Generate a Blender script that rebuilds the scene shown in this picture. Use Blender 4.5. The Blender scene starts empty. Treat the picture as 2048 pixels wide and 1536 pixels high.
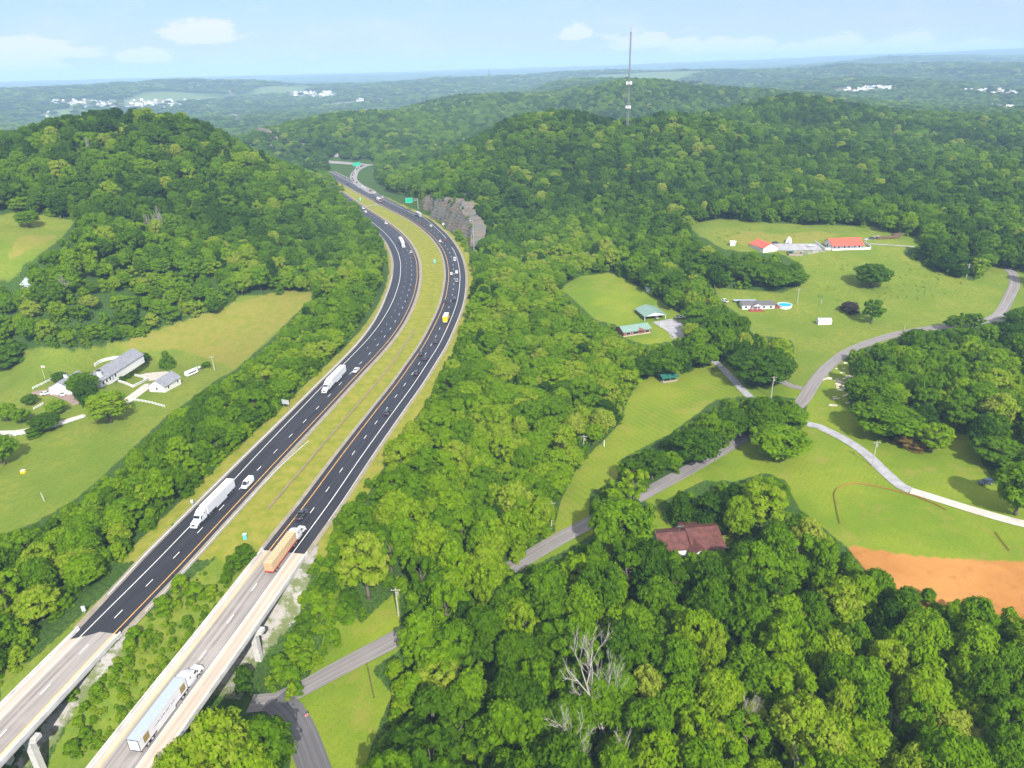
# Aerial view of a divided highway curving between wooded hills.
HAZE, SKY, SUN, EXPO = 1.25e-4, 0.12, 4.5, 0.90
CLOUD, SKYTINT, OVERHEAD_FILL = (0.985, 0.965, 0.98), (0.36, 0.465, 0.80), (2.2, 2.1, 1.9)
HAZECOL, HORIZON = (0.48, 0.72, 0.98, 1), (0.65, 0.71, 0.92)
import bpy, math, random
import numpy as np
from mathutils import Vector
random.seed(7); RNG = np.random.default_rng(11)
C = bpy.context.scene.collection
PI = math.pi
# ------------------------------------------------------------------ camera
H0 = 125.0; F = 1421.0; ROLL = math.radians(1.5)
_d = (768 - 138) * math.cos(ROLL)
PITCH = math.atan(_d / F)
FWD = np.array([0, math.cos(PITCH), -math.sin(PITCH)]); UP0 = np.array([0, math.sin(PITCH), math.cos(PITCH)])
RT0 = np.array([1.0, 0, 0])
RT = math.cos(ROLL) * RT0 - math.sin(ROLL) * UP0; UP = math.sin(ROLL) * RT0 + math.cos(ROLL) * UP0
def ray(u, v):
    return RT * ((u - 1024) / F) + UP * ((768 - v) / F) + FWD
def gp(u, v, z=0.0):
    d = ray(u, v); t = (z - H0) / d[2]
    return np.array([0, 0, H0]) + d * t
def project(P):
    Q = np.asarray(P, float) - np.array([0, 0, H0])
    zz = Q @ FWD; zz = np.where(np.abs(zz) < 1e-6, 1e-6, zz)
    return 1024 + F * (Q @ RT) / zz, 768 - F * (Q @ UP) / zz, zz
def rd(u, v, D):                       # point on the sight line at horizontal distance D
    d = ray(u, v); k = D / math.hypot(d[0], d[1])
    return np.array([0, 0, H0]) + d * k

# ------------------------------------------------------------------ the highway lines (metres, from surveyed pixels at grade 0)
RY = [(265.6,1449),(339.3,1353.5),(415,1262),(455,1207.6),(530,1112),(560,1071),(590,1036),(633,980),(645.9,960.4),(693.4,897),(728.5,851.4),(767,802),(800.6,760),(822.9,726),(844.9,696.6),(860,668.7),(877,634.8),(889,606),(894.8,579),(898.2,550),(894.7,521.6),(889,503.7),(880.9,490.7),(867.9,474.4),(843.5,453),(819,437),(786.5,420.7),(760.4,407.7),(731,391.4),(710,380),(685.6,367)]
LY = [(105.7,1397),(227,1267.5),(290.8,1201.4),(343.7,1148.5),(440,1042.9),(500,979),(552.7,921.7),(605.5,866.3),(658.2,810),(707.5,756),(741.6,721),(775.5,683.9),(800.9,648.4),(817.8,616),(827.9,589),(834.7,557),(833.7,525),(827,503.7),(815.8,484),(799.5,466),(780,450),(754,432),(732.8,419)]
def smooth_line(px, head0, tail):
    P = np.array([gp(u, v)[:2] for u, v in px])
    h = math.radians(head0); d0 = np.array([math.sin(h), math.cos(h)])
    pre = [P[0] - d0 * k for k in (160, 120, 80, 40)]
    t = P[-1] - P[-4]; t /= np.linalg.norm(t)
    post = [P[-1] + t * k for k in tail]
    Q = np.array(list(pre) + list(P) + list(post))
    s = np.r_[0, np.cumsum(np.linalg.norm(np.diff(Q, axis=0), axis=1))]
    ss = np.arange(0, s[-1], 4.0)
    R = np.stack([np.interp(ss, s, Q[:, i]) for i in (0, 1)], 1)
    k = 11; ker = np.hanning(k + 2)[1:-1]; ker /= ker.sum()
    pad = np.vstack([R[0] + (R[0] - R[1]) * np.arange(k, 0, -1)[:, None], R, R[-1] + (R[-1] - R[-2]) * np.arange(1, k + 1)[:, None]])
    S = np.stack([np.convolve(pad[:, i], ker, 'same') for i in (0, 1)], 1)[k:-k]
    return S
RYL = smooth_line(RY, 10.2, (60, 130))
LYL = smooth_line(LY, 10.2, (60, 130))
def normals(L):
    t = np.gradient(L, axis=0); t /= np.linalg.norm(t, axis=1)[:, None]
    return np.stack([-t[:, 1], t[:, 0]], 1), t          # left-hand normal, tangent
def arclen(L): return np.r_[0, np.cumsum(np.linalg.norm(np.diff(L, axis=0), axis=1))]
def nearest(L, p):
    d = np.linalg.norm(L - np.asarray(p)[None, :2], axis=1); return int(d.argmin())
def offset(L, o):
    n, _ = normals(L); return L + n * np.asarray(o).reshape(-1, 1) if np.ndim(o) else L + n * o
def seg_dist(P, L):
    """distance of points P (n,2) to polyline L sampled every ~4 m (vertex + segment)"""
    out = np.full(len(P), 1e9)
    A, B = L[:-1], L[1:]
    for a, b in zip(A[::1], B[::1]):
        ab = b - a; t = np.clip(((P - a) @ ab) / (ab @ ab), 0, 1)
        q = P - a - t[:, None] * ab
        out = np.minimum(out, q[:, 0] ** 2 + q[:, 1] ** 2)
    return np.sqrt(out)
iR = nearest(RYL, gp(545, 1098)[:2]); iL = nearest(LYL, gp(235, 1262)[:2])   # where the two bridges land
RYG, LYG = RYL[iR:], LYL[iL:]                            # on the ground

# ------------------------------------------------------------------ terrain
ctrl = []
def cz(u, v, z): p = gp(u, v, z); ctrl.append((p[0], p[1], z))
def cd(u, v, D, dz=0.0): p = rd(u, v, D); ctrl.append((p[0], p[1], p[2] + dz))
def cw(az, D, z): a = math.radians(az); ctrl.append((math.sin(a) * D, math.cos(a) * D, z))
for k in range(10, len(RYL), 9):
    ctrl.append((*RYL[k], 0.0)); ctrl.append((*(LYL[min(k, len(LYL) - 1)]), 0.0))
ctrl = [c for c in ctrl if c[1] > 150 or c[0] < -1e9]
# valley under and right of the bridges
for u, v, z in ((560,1440,-11),(650,1385,-10.5),(748,1396,-10.5),(797,1232,-9.5),(900,1180,-10),(1050,1135,-10),(1103,1058,-9.5),(1180,1048,-9.5),(1250,1010,-9.5),(1350,950,-9.5),(1450,900,-9.5),(1600,850,-9.5),(1744,930,-10),(1880,1000,-10),(2029,1030,-10.5),(1700,1050,-10),(1900,1150,-11),(2048,1250,-12),(1500,1300,-12),(1100,1400,-12),(800,1500,-11.5),(2000,1500,-13),(1500,1500,-13),(430,1430,-13),(480,1350,-12.5),(515,1300,-11.5),(70,1560,-13.5),(160,1450,-12.5),(250,1400,-12),(1380,1090,-10)): cz(u, v, z)
cw(-40, 70, -11); cw(-10, 60, -12); cw(25, 60, -12); cw(-50, 95, -9); cw(-44, 115, -6); cw(55, 70, -12); cw(-62, 100, -8); cw(62, 150, -12); cw(60, 400, -5); cw(-62, 300, 0)
for u, v, z in ((30,1300,-3),(60,1200,-4.5),(200,1050,-4),(350,900,-4),(500,780,-4),(600,690,-3),(690,600,-1)): cz(u, v, z)
for u, v, z in ((620,1170,-7),(690,1180,-8),(700,1100,-4.5),(800,1060,-7),(860,960,-6),(960,960,-9),(900,850,-4.5),(1000,840,-8),(980,700,-5),(1080,700,-8),(1000,600,-2),(1110,600,-6.5)): cz(u, v, z)
# left farm
for u, v, z in ((40,1050,-7),(100,930,-7),(250,850,-6.5),(60,760,-6),(215,770,-6),(330,780,-6),(430,760,-5.5),(200,700,-5),(400,640,-3.5),(560,610,-2),(610,588,-1),(30,700,-4)): cz(u, v, z)
# left hill
for u, v, D, dz in ((290,228,720,-10),(150,240,700,-10),(0,285,690,-10),(400,250,720,-10),(500,300,725,-10),(600,345,735,-10),(680,388,740,-9),(662,374,815,-14),(640,362,825,-14),(615,350,835,-14),(200,350,590,-11),(200,450,505,-11),(400,400,565,-11),(400,500,480,-11),(550,450,560,-11),(100,560,430,-11),(640,480,560,-10),(50,450,540,0),(20,530,470,0),(-150,300,690,-10),(-150,450,520,-8)): cd(u, v, D, dz)
cw(-25,1000,18); cw(-33,1000,25); cw(-20,980,8); cw(-40,900,40); cw(-16,1000,0); cw(-48,700,55)
# right side fields and houses
for u, v, z in ((1200,640,-8),(1265,668,-8),(1360,645,-8),(1180,570,-4),(1270,570,-4),(1515,618,-7.5),(1650,650,-8),(1740,650,-7.5),(1500,740,-9),(1610,790,-9),(1740,690,-8.5),(1900,660,-7.5),(2030,650,-6),(2010,560,-1),(1900,560,-1),(1740,570,-2),(1600,560,0),(1690,500,7.5),(1580,500,7),(1500,505,7),(1560,455,11),(1420,455,9),(1750,460,10),(1840,480,8),(1990,530,0),(1900,750,-9.5),(2040,720,-9),(1850,850,-9.5)): cz(u, v, z)
# right hill with the mast and what lies behind
for u, v, D, dz in ((1255,248,880,-12),(1118,222,900,-12),(1051,228,890,-12),(1169,226,890,-12),(1317,229,880,-12),(1389,236,870,-12),(1460,248,860,-12),(1490,275,850,-12),(1000,247,880,-12),(1000,300,790,-10),(955,335,740,-9),(925,368,690,-8),(960,430,640,-10),(1010,500,545,-9),(1200,400,650,-12),(1200,330,730,-12),(1100,330,740,-12),(1300,420,610,-11),(1400,340,740,-12),(1500,255,1000,-12),(1700,300,900,-12),(1590,188,1280,-12),(1680,205,1280,-12),(1480,215,1200,-12),(1400,225,1150,-12),(1780,222,1330,-12),(1900,232,1330,-12),(2048,236,1380,-12),(2048,350,800,-12),(1900,290,1080,-12),(1950,440,620,-10),(2150,330,850,-10),(2150,240,1400,-12),(900,300,1050,-12),(830,345,960,-10),(800,262,1350,-12),(650,238,1420,-12),(560,250,1380,-12),(700,222,1560,-12),(900,222,1700,-12),(900,195,2150,-12),(1000,200,1900,-12),(1100,185,2300,-12),(1200,190,1700,-12),(1289,156,2050,-12),(1333,157,2050,-12),(1360,170,2050,-12),(1425,172,2000,-12),(1215,160,2050,-12),(1189,171,2050,-12),(1150,180,2050,-14),(1512,179,1950,-12),(1160,172,2350,-12),(1520,178,2000,-12),(1700,212,1700,-12),(2048,222,1800,-12),(1400,165,3000,-5),(1620,190,2300,-10),(640,265,1250,-10)): cd(u, v, D, dz)
for az, D, z in ((-13,1000,0),(-10,1050,0),(-9,1150,0),(-13,1200,0),(-16,1250,2),(-20,1600,-8),(-28,1500,-8),(-35,1500,-5),(-12,1900,-8),(-6,2500,-5),(-48,1500,0),(-30,2500,-10),(-15,3000,-12),(0,3300,0),(15,3200,5),(24,2600,-5),(33,2600,-5),(45,2500,5),(45,1300,20),(50,700,5),(-60,1500,0),(60,1200,10),(9,1250,8),(5,1250,5),(2,1400,0),(12,1300,15),(9,1600,12),(14,1650,22),(20,1750,12),(27,1750,0),(5,1700,8),(12,2700,5),(16,2600,5),(20,2500,0),(6,1020,38),(9,1020,40),(12,1030,34)): cw(az, D, z)
for u, v, D, dz in ((300,170,5200,0),(230,172,5600,0),(400,168,5600,0),(120,180,4800,0),(30,186,4600,0),(560,168,6200,0),(700,168,5200,0),(850,164,5600,0),(780,172,4600,0),(960,160,5200,0),(1090,156,5600,0),(1200,148,6400,0),(1330,146,6000,0),(1420,152,4800,0),(1500,143,5600,0),(1600,140,5200,0),(1720,133,5600,0),(1800,118,8200,0),(1700,160,3700,0),(1900,128,5600,0),(1960,112,8400,0),(2040,136,4800,0),(1850,168,3500,-6),(1100,170,3300,-6),(1250,166,3400,-6)): cd(u, v, D, dz)
for az, D, z in ((-25,7000,10),(-10,7000,15),(5,7600,30),(18,7000,35),(30,6800,40),(-18,4300,-10),(-5,4000,-8),(8,4300,0),(24,4300,5),(-32,3800,-8),(33,4000,5)): cw(az, D, z)
for az in (-60,-45,-30,-15,0,15,30,45,60): (cw(az, 5000, 0) if abs(az) > 40 else None); cw(az, 9800, 70 + max(0, az) * 1.0); cw(az, 13000, 112 + max(0, az - 5) * 3.4); cw(az, 22000, 116 + max(0, az - 5) * 3.0)
ctrl = np.array(ctrl)
KA, KL = 1.25, 1.0
def polar(x, y): return np.stack([np.arctan2(x, y) * KA, np.log(np.maximum(np.hypot(x, y), 1.0)) * KL], 1)
PC = polar(ctrl[:, 0], ctrl[:, 1])
def tps(r2): return np.where(r2 > 1e-14, 0.5 * r2 * np.log(np.maximum(r2, 1e-14)), 0.0)
_n = len(PC); _A = np.zeros((_n + 3, _n + 3))
_A[:_n, :_n] = tps(((PC[:, None] - PC[None]) ** 2).sum(2)) + np.eye(_n) * 2e-4
_A[:_n, _n] = 1; _A[:_n, _n + 1:] = PC; _A[_n:, :_n] = _A[:_n, _n:].T
_W = np.linalg.solve(_A, np.r_[ctrl[:, 2], 0, 0, 0])
def lattice(x, y, seed):
    xi = np.floor(x).astype(np.int64); yi = np.floor(y).astype(np.int64); fx = x - xi; fy = y - yi
    fx = fx * fx * (3 - 2 * fx); fy = fy * fy * (3 - 2 * fy)
    def h(a, b):
        n = (a * 374761393 + b * 668265263 + seed * 974634777) & 0xFFFFFFFF
        n = ((n ^ (n >> 13)) * 1274126177) & 0xFFFFFFFF
        return ((n ^ (n >> 16)) & 0xFFFF) / 65535.0
    return (h(xi, yi) * (1 - fx) + h(xi + 1, yi) * fx) * (1 - fy) + (h(xi, yi + 1) * (1 - fx) + h(xi + 1, yi + 1) * fx) * fy
def fbm(x, y, sc, seed, octv=4):
    s = 0; a = 0.5; f = 1.0 / sc
    for o in range(octv): s = s + a * (lattice(x * f, y * f, seed + o) - 0.5); a *= 0.5; f *= 2.03
    return s * 2
def smst(t): t = np.clip(t, 0, 1); return t * t * (3 - 2 * t)
def base_height(x, y):
    out = np.empty(len(x))
    for i in range(0, len(x), 20000):
        p = polar(x[i:i + 20000], y[i:i + 20000])
        r2 = ((p[:, None] - PC[None]) ** 2).sum(2)
        out[i:i + 20000] = tps(r2) @ _W[:_n] + _W[_n] + p @ _W[_n + 1:]
    D = np.hypot(x, y)
    out += fbm(x, y, 60, 3, 3) * 1.0 * smst((D - 60) / 200)
    out += fbm(x, y, 420, 5, 4) * 22 * smst((D - 1500) / 1500)
    out += fbm(x, y, 1100, 9, 4) * 42 * smst((D - 3000) / 2000) * (1 - 0.7 * smst((D - 8500) / 3000))
    out += fbm(x, y, 3000, 31, 2) * 16 * smst((D - 10000) / 3000)
    return np.where(D > 14000, out, np.minimum(out, 124 + 200 * smst((np.arctan2(x, y) - 0.15) / 0.5) * smst((D - 5000) / 4000)) if False else out)
NA, NR = 620, 780
AZ = np.linspace(math.radians(-56), math.radians(56), NA)
LR = np.linspace(math.log(48.0), math.log(26000.0), NR)
gA, gL = np.meshgrid(AZ, LR)
gx = (np.sin(gA) * np.exp(gL)).ravel(); gy = (np.cos(gA) * np.exp(gL)).ravel()
gz = base_height(gx, gy)
Rm = offset(RYG, -4.5); Lm = offset(LYG, 6.0)
near = np.hypot(gx, gy) < 1350
dR = np.full(len(gx), 1e9); dL = dR.copy()
dR[near] = seg_dist(np.stack([gx, gy], 1)[near], Rm); dL[near] = seg_dist(np.stack([gx, gy], 1)[near], Lm)
dH = np.minimum(dR - 8.2, dL - 8.4)
w = 1 - smst(dH / 22.0)
med = np.exp(-((dR - dL) / 5.0) ** 2) * (dR < 18)
gz = gz * (1 - w) + (-0.16 - 0.55 * med) * w
GZ = gz.reshape(NR, NA)
def height(x, y):
    x = np.atleast_1d(np.asarray(x, float)); y = np.atleast_1d(np.asarray(y, float))
    a = (np.arctan2(x, y) - AZ[0]) / (AZ[1] - AZ[0]); l = (np.log(np.maximum(np.hypot(x, y), 1)) - LR[0]) / (LR[1] - LR[0])
    a = np.clip(a, 0, NA - 1.001); l = np.clip(l, 0, NR - 1.001)
    i = a.astype(int); j = l.astype(int); fa = a - i; fl = l - j
    return (GZ[j, i] * (1 - fa) + GZ[j, i + 1] * fa) * (1 - fl) + (GZ[j + 1, i] * (1 - fa) + GZ[j + 1, i + 1] * fa) * fl
def hz(x, y): return float(height(x, y)[0])
TT = np.exp(np.linspace(math.log(60), math.log(24000), 1500))
def ground(u, v):
    """where the sight line through a surveyed pixel meets the terrain"""
    d = ray(u, v); d = d / np.linalg.norm(d)
    P = d[None] * TT[:, None] + np.array([0, 0, H0])
    g = P[:, 2] - height(P[:, 0], P[:, 1])
    k = np.argmax(g < 0)
    if g[k] >= 0: k = len(TT) - 1
    k = max(k, 1); t = TT[k - 1] + (TT[k] - TT[k - 1]) * g[k - 1] / max(g[k - 1] - g[k], 1e-9)
    p = d * t + np.array([0, 0, H0]); p[2] = hz(p[0], p[1]); return p
# ------------------------------------------------------------------ mesh + object helpers
class MB:
    def __init__(s): s.v = []; s.f = []; s.m = []; s.mi = 0
    def mat(s, i): s.mi = i; return s
    def add(s, vs, fs):
        b = len(s.v); s.v += [tuple(map(float, p)) for p in vs]
        for f in fs: s.f.append(tuple(b + i for i in f)); s.m.append(s.mi)
        return s
    def box(s, x0, x1, y0, y1, z0, z1, tx=0.0, ty=0.0):
        """box with the top face drawn in by tx, ty"""
        return s.add([(x0,y0,z0),(x1,y0,z0),(x1,y1,z0),(x0,y1,z0),(x0+tx,y0+ty,z1),(x1-tx,y0+ty,z1),(x1-tx,y1-ty,z1),(x0+tx,y1-ty,z1)],
                     [(3,2,1,0),(4,5,6,7),(0,1,5,4),(1,2,6,5),(2,3,7,6),(3,0,4,7)])
    def loft(s, rings, cap=True):
        n = len(rings[0]); vs = [p for r in rings for p in r]; fs = []
        for k in range(len(rings) - 1):
            for i in range(n):
                j = (i + 1) % n; fs.append((k*n+i, k*n+j, (k+1)*n+j, (k+1)*n+i))
        if cap: fs.append(tuple(range(n - 1, -1, -1))); fs.append(tuple((len(rings)-1)*n + i for i in range(n)))
        return s.add(vs, fs)
    def tube(s, pts, rad, n=6, cap=True):
        pts = [Vector(p) for p in pts]; rings = []
        if not hasattr(rad, '__len__'): rad = [rad] * len(pts)
        ref = Vector((0.13, 0.31, 0.94))
        for k, p in enumerate(pts):
            t = (pts[min(k+1, len(pts)-1)] - pts[max(k-1, 0)])
            t = t.normalized() if t.length > 1e-9 else Vector((0,0,1))
            a = t.cross(ref)
            if a.length < 0.1: a = t.cross(Vector((1,0,0)))
            a.normalize(); b = t.cross(a)
            rings.append([p + (a*math.cos(2*PI*i/n) + b*math.sin(2*PI*i/n)) * rad[k] for i in range(n)])
        return s.loft(rings, cap)
    def disc(s, c, r, axis, w, n=14):
        """a short cylinder (wheel) about the y axis of the thing"""
        c = Vector(c); ax = Vector(axis); a = ax.orthogonal().normalized(); b = ax.cross(a)
        r0 = [c - ax*w/2 + (a*math.cos(2*PI*i/n) + b*math.sin(2*PI*i/n))*r for i in range(n)]
        r1 = [p + ax*w for p in r0]
        return s.loft([r0, r1])
    def grid(s, P):
        nr, nc = P.shape[:2]; b = len(s.v); s.v += [tuple(p) for p in P.reshape(-1, 3)]
        for i in range(nr-1):
            for j in range(nc-1): s.f.append((b+i*nc+j, b+i*nc+j+1, b+(i+1)*nc+j+1, b+(i+1)*nc+j)); s.m.append(s.mi)
        return s
    def mesh(s, name, mats, smooth=False):
        me = bpy.data.meshes.new(name); me.from_pydata(s.v, [], s.f)
        for m in (mats if isinstance(mats, (list, tuple)) else [mats]): me.materials.append(m)
        me.polygons.foreach_set('material_index', s.m)
        if smooth: me.polygons.foreach_set('use_smooth', [True] * len(s.f))
        me.update(); return me
def place(o, loc=None, rz=0.0, parent=None):
    C.objects.link(o)
    if parent is not None: o.parent = parent
    if loc is not None: o.location = [float(c) for c in loc]
    if rz: o.rotation_euler = (0, 0, rz)
    return o
def part(name, mb, mats, parent=None, smooth=False):
    return place(bpy.data.objects.new(name, mb.mesh(name, mats, smooth)), parent=parent)
def tag(o, label=None, cat=None, group=None, kind=None):
    if label: o['label'] = label
    if cat: o['category'] = cat
    if group: o['group'] = group
    if kind: o['kind'] = kind
    return o
def thing(name, label, cat, loc=(0,0,0), rz=0.0, group=None):
    o = bpy.data.objects.new(name, None); o.empty_display_size = 0.5
    place(o, loc, rz); return tag(o, label, cat, group)
def dup(root, loc, rz=0.0, label=None, group=None):
    def cp(o, par):
        c = o.copy(); C.objects.link(c); c.parent = par
        for ch in o.children: cp(ch, c)
        return c
    r = cp(root, None); r.location = [float(c) for c in loc]; r.rotation_euler = (0, 0, rz)
    if label: r['label'] = label
    if group: r['group'] = group
    return r
# ------------------------------------------------------------------ materials
class NT:
    def __init__(s, name):
        s.m = bpy.data.materials.new(name); s.m.use_nodes = True; s.t = s.m.node_tree; s.t.nodes.clear()
        s.out = s.t.nodes.new('ShaderNodeOutputMaterial')
    def n(s, typ, **kw):
        x = s.t.nodes.new(typ)
        for k, v in kw.items(): setattr(x, k, v)
        return x
    def l(s, a, b): s.t.links.new(a, b)
    def val(s, sock, v):
        if hasattr(v, 'is_output') or hasattr(v, 'node'): s.l(v, sock)
        else: sock.default_value = v
    def math(s, op, a, b=0.0, clamp=False):
        x = s.n('ShaderNodeMath', operation=op, use_clamp=clamp); s.val(x.inputs[0], a); s.val(x.inputs[1], b); return x.outputs[0]
    def mix(s, f, a, b, blend='MIX'):
        x = s.n('ShaderNodeMix', data_type='RGBA', blend_type=blend); s.val(x.inputs[0], f)
        for i, c in ((6, a), (7, b)): s.val(x.inputs[i], (*c, 1) if isinstance(c, tuple) and len(c) == 3 else c)
        return x.outputs[2]
    def noise(s, vec, scale, detail=3.0, rough=0.55, dist=0.0):
        x = s.n('ShaderNodeTexNoise'); s.l(vec, x.inputs['Vector']); x.inputs['Scale'].default_value = scale
        x.inputs['Detail'].default_value = detail; x.inputs['Roughness'].default_value = rough; x.inputs['Distortion'].default_value = dist
        return x.outputs[0]
    def ramp(s, f, stops):
        x = s.n('ShaderNodeValToRGB'); e = x.color_ramp.elements
        while len(e) < len(stops): e.new(0.5)
        for el, (p, c) in zip(e, stops): el.position = p; el.color = (*c, 1) if len(c) == 3 else c
        s.l(f, x.inputs[0]); return x.outputs[0]
    def step(s, f, lo, hi):
        x = s.n('ShaderNodeMapRange', interpolation_type='SMOOTHSTEP'); s.val(x.inputs[0], f); x.inputs[1].default_value = lo; x.inputs[2].default_value = hi; return x.outputs[0]
    def bsdf(s, col, rough=0.8, metal=0.0, spec=0.4, normal=None, trans=None):
        b = s.n('ShaderNodeBsdfPrincipled'); s.val(b.inputs['Base Color'], (*col, 1) if isinstance(col, tuple) and len(col) == 3 else col)
        s.val(b.inputs['Roughness'], rough); b.inputs['Metallic'].default_value = metal; b.inputs['Specular IOR Level'].default_value = spec
        if normal is not None: s.l(normal, b.inputs['Normal'])
        s.l(b.outputs[0], s.out.inputs[0]); return b
    def bump(s, h, strength, dist=0.1):
        x = s.n('ShaderNodeBump'); x.inputs['Strength'].default_value = strength; x.inputs['Distance'].default_value = dist; s.l(h, x.inputs['Height']); return x.outputs[0]
    def obj(s): return s.n('ShaderNodeTexCoord').outputs['Object']
    def pos(s): return s.n('ShaderNodeNewGeometry').outputs['Position']
def pm(name, col, rough=0.6, metal=0.0, var=0.12, scale=2.0, spec=0.4, world=False):
    t = NT(name); v = t.pos() if world else t.obj()
    f = t.noise(v, scale, 4.0, 0.6)
    a = tuple(c * (1 - var) for c in col); b = tuple(min(1, c * (1 + var)) for c in col)
    t.bsdf(t.mix(t.step(f, 0.3, 0.7), a, b), rough, metal, spec); return t.m
M = {}
M['white'] = pm('white_paint', (0.62, 0.63, 0.64), 0.35, var=0.05)
M['wall_white'] = pm('white_siding', (0.62, 0.62, 0.60), 0.6, var=0.06)
M['silver'] = pm('silver_paint', (0.42, 0.43, 0.45), 0.3, 0.4)
M['dark'] = pm('charcoal_paint', (0.050, 0.055, 0.065), 0.2, var=0.2)
M['black'] = pm('black_rubber', (0.012, 0.012, 0.013), 0.8)
M['bluegrey'] = pm('slate_blue_paint', (0.035, 0.06, 0.10), 0.25)
M['red'] = pm('dark_red_paint', (0.16, 0.02, 0.02), 0.3)
M['teal'] = pm('pale_teal_paint', (0.42, 0.74, 0.76), 0.35, var=0.04)
M['glass'] = pm('tinted_glass', (0.012, 0.016, 0.02), 0.08, var=0.1, spec=0.6)
M['chrome'] = pm('polished_metal', (0.62, 0.63, 0.65), 0.25, 0.8)
M['grey_metal'] = pm('galvanised_steel', (0.42, 0.43, 0.44), 0.45, 0.5)
M['rail_steel'] = pm('rail_steel', (0.60, 0.61, 0.61), 0.5, 0.1)
M['trailer_grey'] = pm('trailer_roof', (0.30, 0.355, 0.43), 0.5, var=0.06)
M['trailer_white'] = pm('trailer_side', (0.55, 0.56, 0.585), 0.4, var=0.04)
M['yellow'] = pm('yellow_paint', (0.85, 0.55, 0.01), 0.4, var=0.05)
M['taillight'] = pm('red_lens', (0.35, 0.01, 0.01), 0.25)
M['headlight'] = pm('clear_lens', (0.75, 0.77, 0.8), 0.12)
M['lumber'] = pm('sawn_lumber', (0.42, 0.29, 0.16), 0.8, var=0.28, scale=5)
M['strap'] = pm('pale_strap', (0.62, 0.52, 0.34), 0.8)
M['deckred'] = pm('red_stained_deck', (0.26, 0.045, 0.03), 0.7)
M['roof_grey'] = pm('grey_shingle', (0.19, 0.20, 0.225), 0.85, var=0.22, scale=1.2)
M['roof_darkgrey'] = pm('dark_shingle', (0.10, 0.095, 0.10), 0.85, var=0.22, scale=1.2)
M['roof_red'] = pm('red_metal_roof', (0.62, 0.085, 0.05), 0.45, var=0.08)
M['roof_maroon'] = pm('maroon_metal_roof', (0.090, 0.030, 0.024), 0.65, var=0.35, scale=0.7)
M['roof_green'] = pm('sage_metal_roof', (0.15, 0.24, 0.20), 0.5, var=0.1)
M['roof_dkgreen'] = pm('green_metal_roof', (0.02, 0.12, 0.09), 0.45, var=0.1)
M['brick'] = pm('brown_brick', (0.20, 0.085, 0.06), 0.85, var=0.25, scale=4)
M['stone'] = pm('tan_stone', (0.42, 0.34, 0.26), 0.9, var=0.2)
M['wood'] = pm('weathered_wood', (0.27, 0.23, 0.19), 0.85, var=0.3, scale=3)
M['brownwood'] = pm('brown_wood', (0.12, 0.075, 0.045), 0.85, var=0.3, scale=3)
M['pole'] = pm('grey_pole_wood', (0.36, 0.34, 0.31), 0.85, var=0.2)
M['door_grey'] = pm('grey_door', (0.30, 0.31, 0.33), 0.6)
M['sign_green'] = pm('green_sign_face', (0.0, 0.34, 0.20), 0.4, var=0.03)
M['sign_white'] = pm('white_sign_face', (0.8, 0.8, 0.8), 0.4, var=0.03)
M['sign_red'] = pm('red_sign_face', (0.45, 0.02, 0.03), 0.4, var=0.03)
M['sign_back'] = pm('sign_back_metal', (0.50, 0.53, 0.56), 0.5, 0.3)
M['pool'] = pm('pool_water', (0.03, 0.36, 0.52), 0.06, var=0.08, spec=0.6)
M['fence_orange'] = pm('orange_fence_mesh', (0.30, 0.13, 0.035), 0.7)
M['bark'] = pm('tree_bark', (0.13, 0.105, 0.08), 0.95, var=0.35, scale=6)
M['deadwood'] = pm('bleached_deadwood', (0.29, 0.265, 0.235), 0.9, var=0.3, scale=4)
M['teal_box'] = pm('teal_cabinet', (0.10, 0.42, 0.42), 0.5)
M['picture_panel'] = pm('printed_panel', (0.22, 0.17, 0.05), 0.5, var=0.7, scale=3)
M['letter_dark'] = pm('dark_print', (0.08, 0.08, 0.10), 0.5)
M['antenna'] = pm('antenna_white', (0.72, 0.72, 0.70), 0.5)
M['tower_steel'] = pm('tower_steel', (0.20, 0.20, 0.20), 0.55, 0.3)
M['brush'] = pm('dead_brush', (0.11, 0.075, 0.05), 0.95, var=0.4, scale=3)
def concrete(name, col, seam=0.0):
    t = NT(name); p = t.pos()
    f = t.noise(p, 0.35, 5, 0.65); g = t.noise(p, 3.0, 4, 0.7)
    c = t.mix(t.step(f, 0.3, 0.7), tuple(x * 0.80 for x in col), tuple(min(1, x * 1.12) for x in col))
    c = t.mix(t.math('MULTIPLY', t.step(g, 0.52, 0.75), 0.35), c, tuple(x * 0.55 for x in col))
    t.bsdf(c, 0.85, spec=0.3, normal=t.bump(g, 0.2, 0.05)); return t.m
M['concrete'] = concrete('weathered_concrete', (0.40, 0.385, 0.36))
M['concrete_pale'] = concrete('pale_concrete', (0.50, 0.49, 0.475))
M['drive'] = concrete('concrete_drive', (0.46, 0.42, 0.37))
M['gravel_road'] = concrete('crushed_stone', (0.29, 0.29, 0.305))
M['paver'] = concrete('brown_pavers', (0.26, 0.19, 0.165))
M['drain'] = concrete('brown_stained_gutter', (0.22, 0.165, 0.115))
M['marl'] = concrete('pale_cut_stone', (0.50, 0.44, 0.40))
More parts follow.
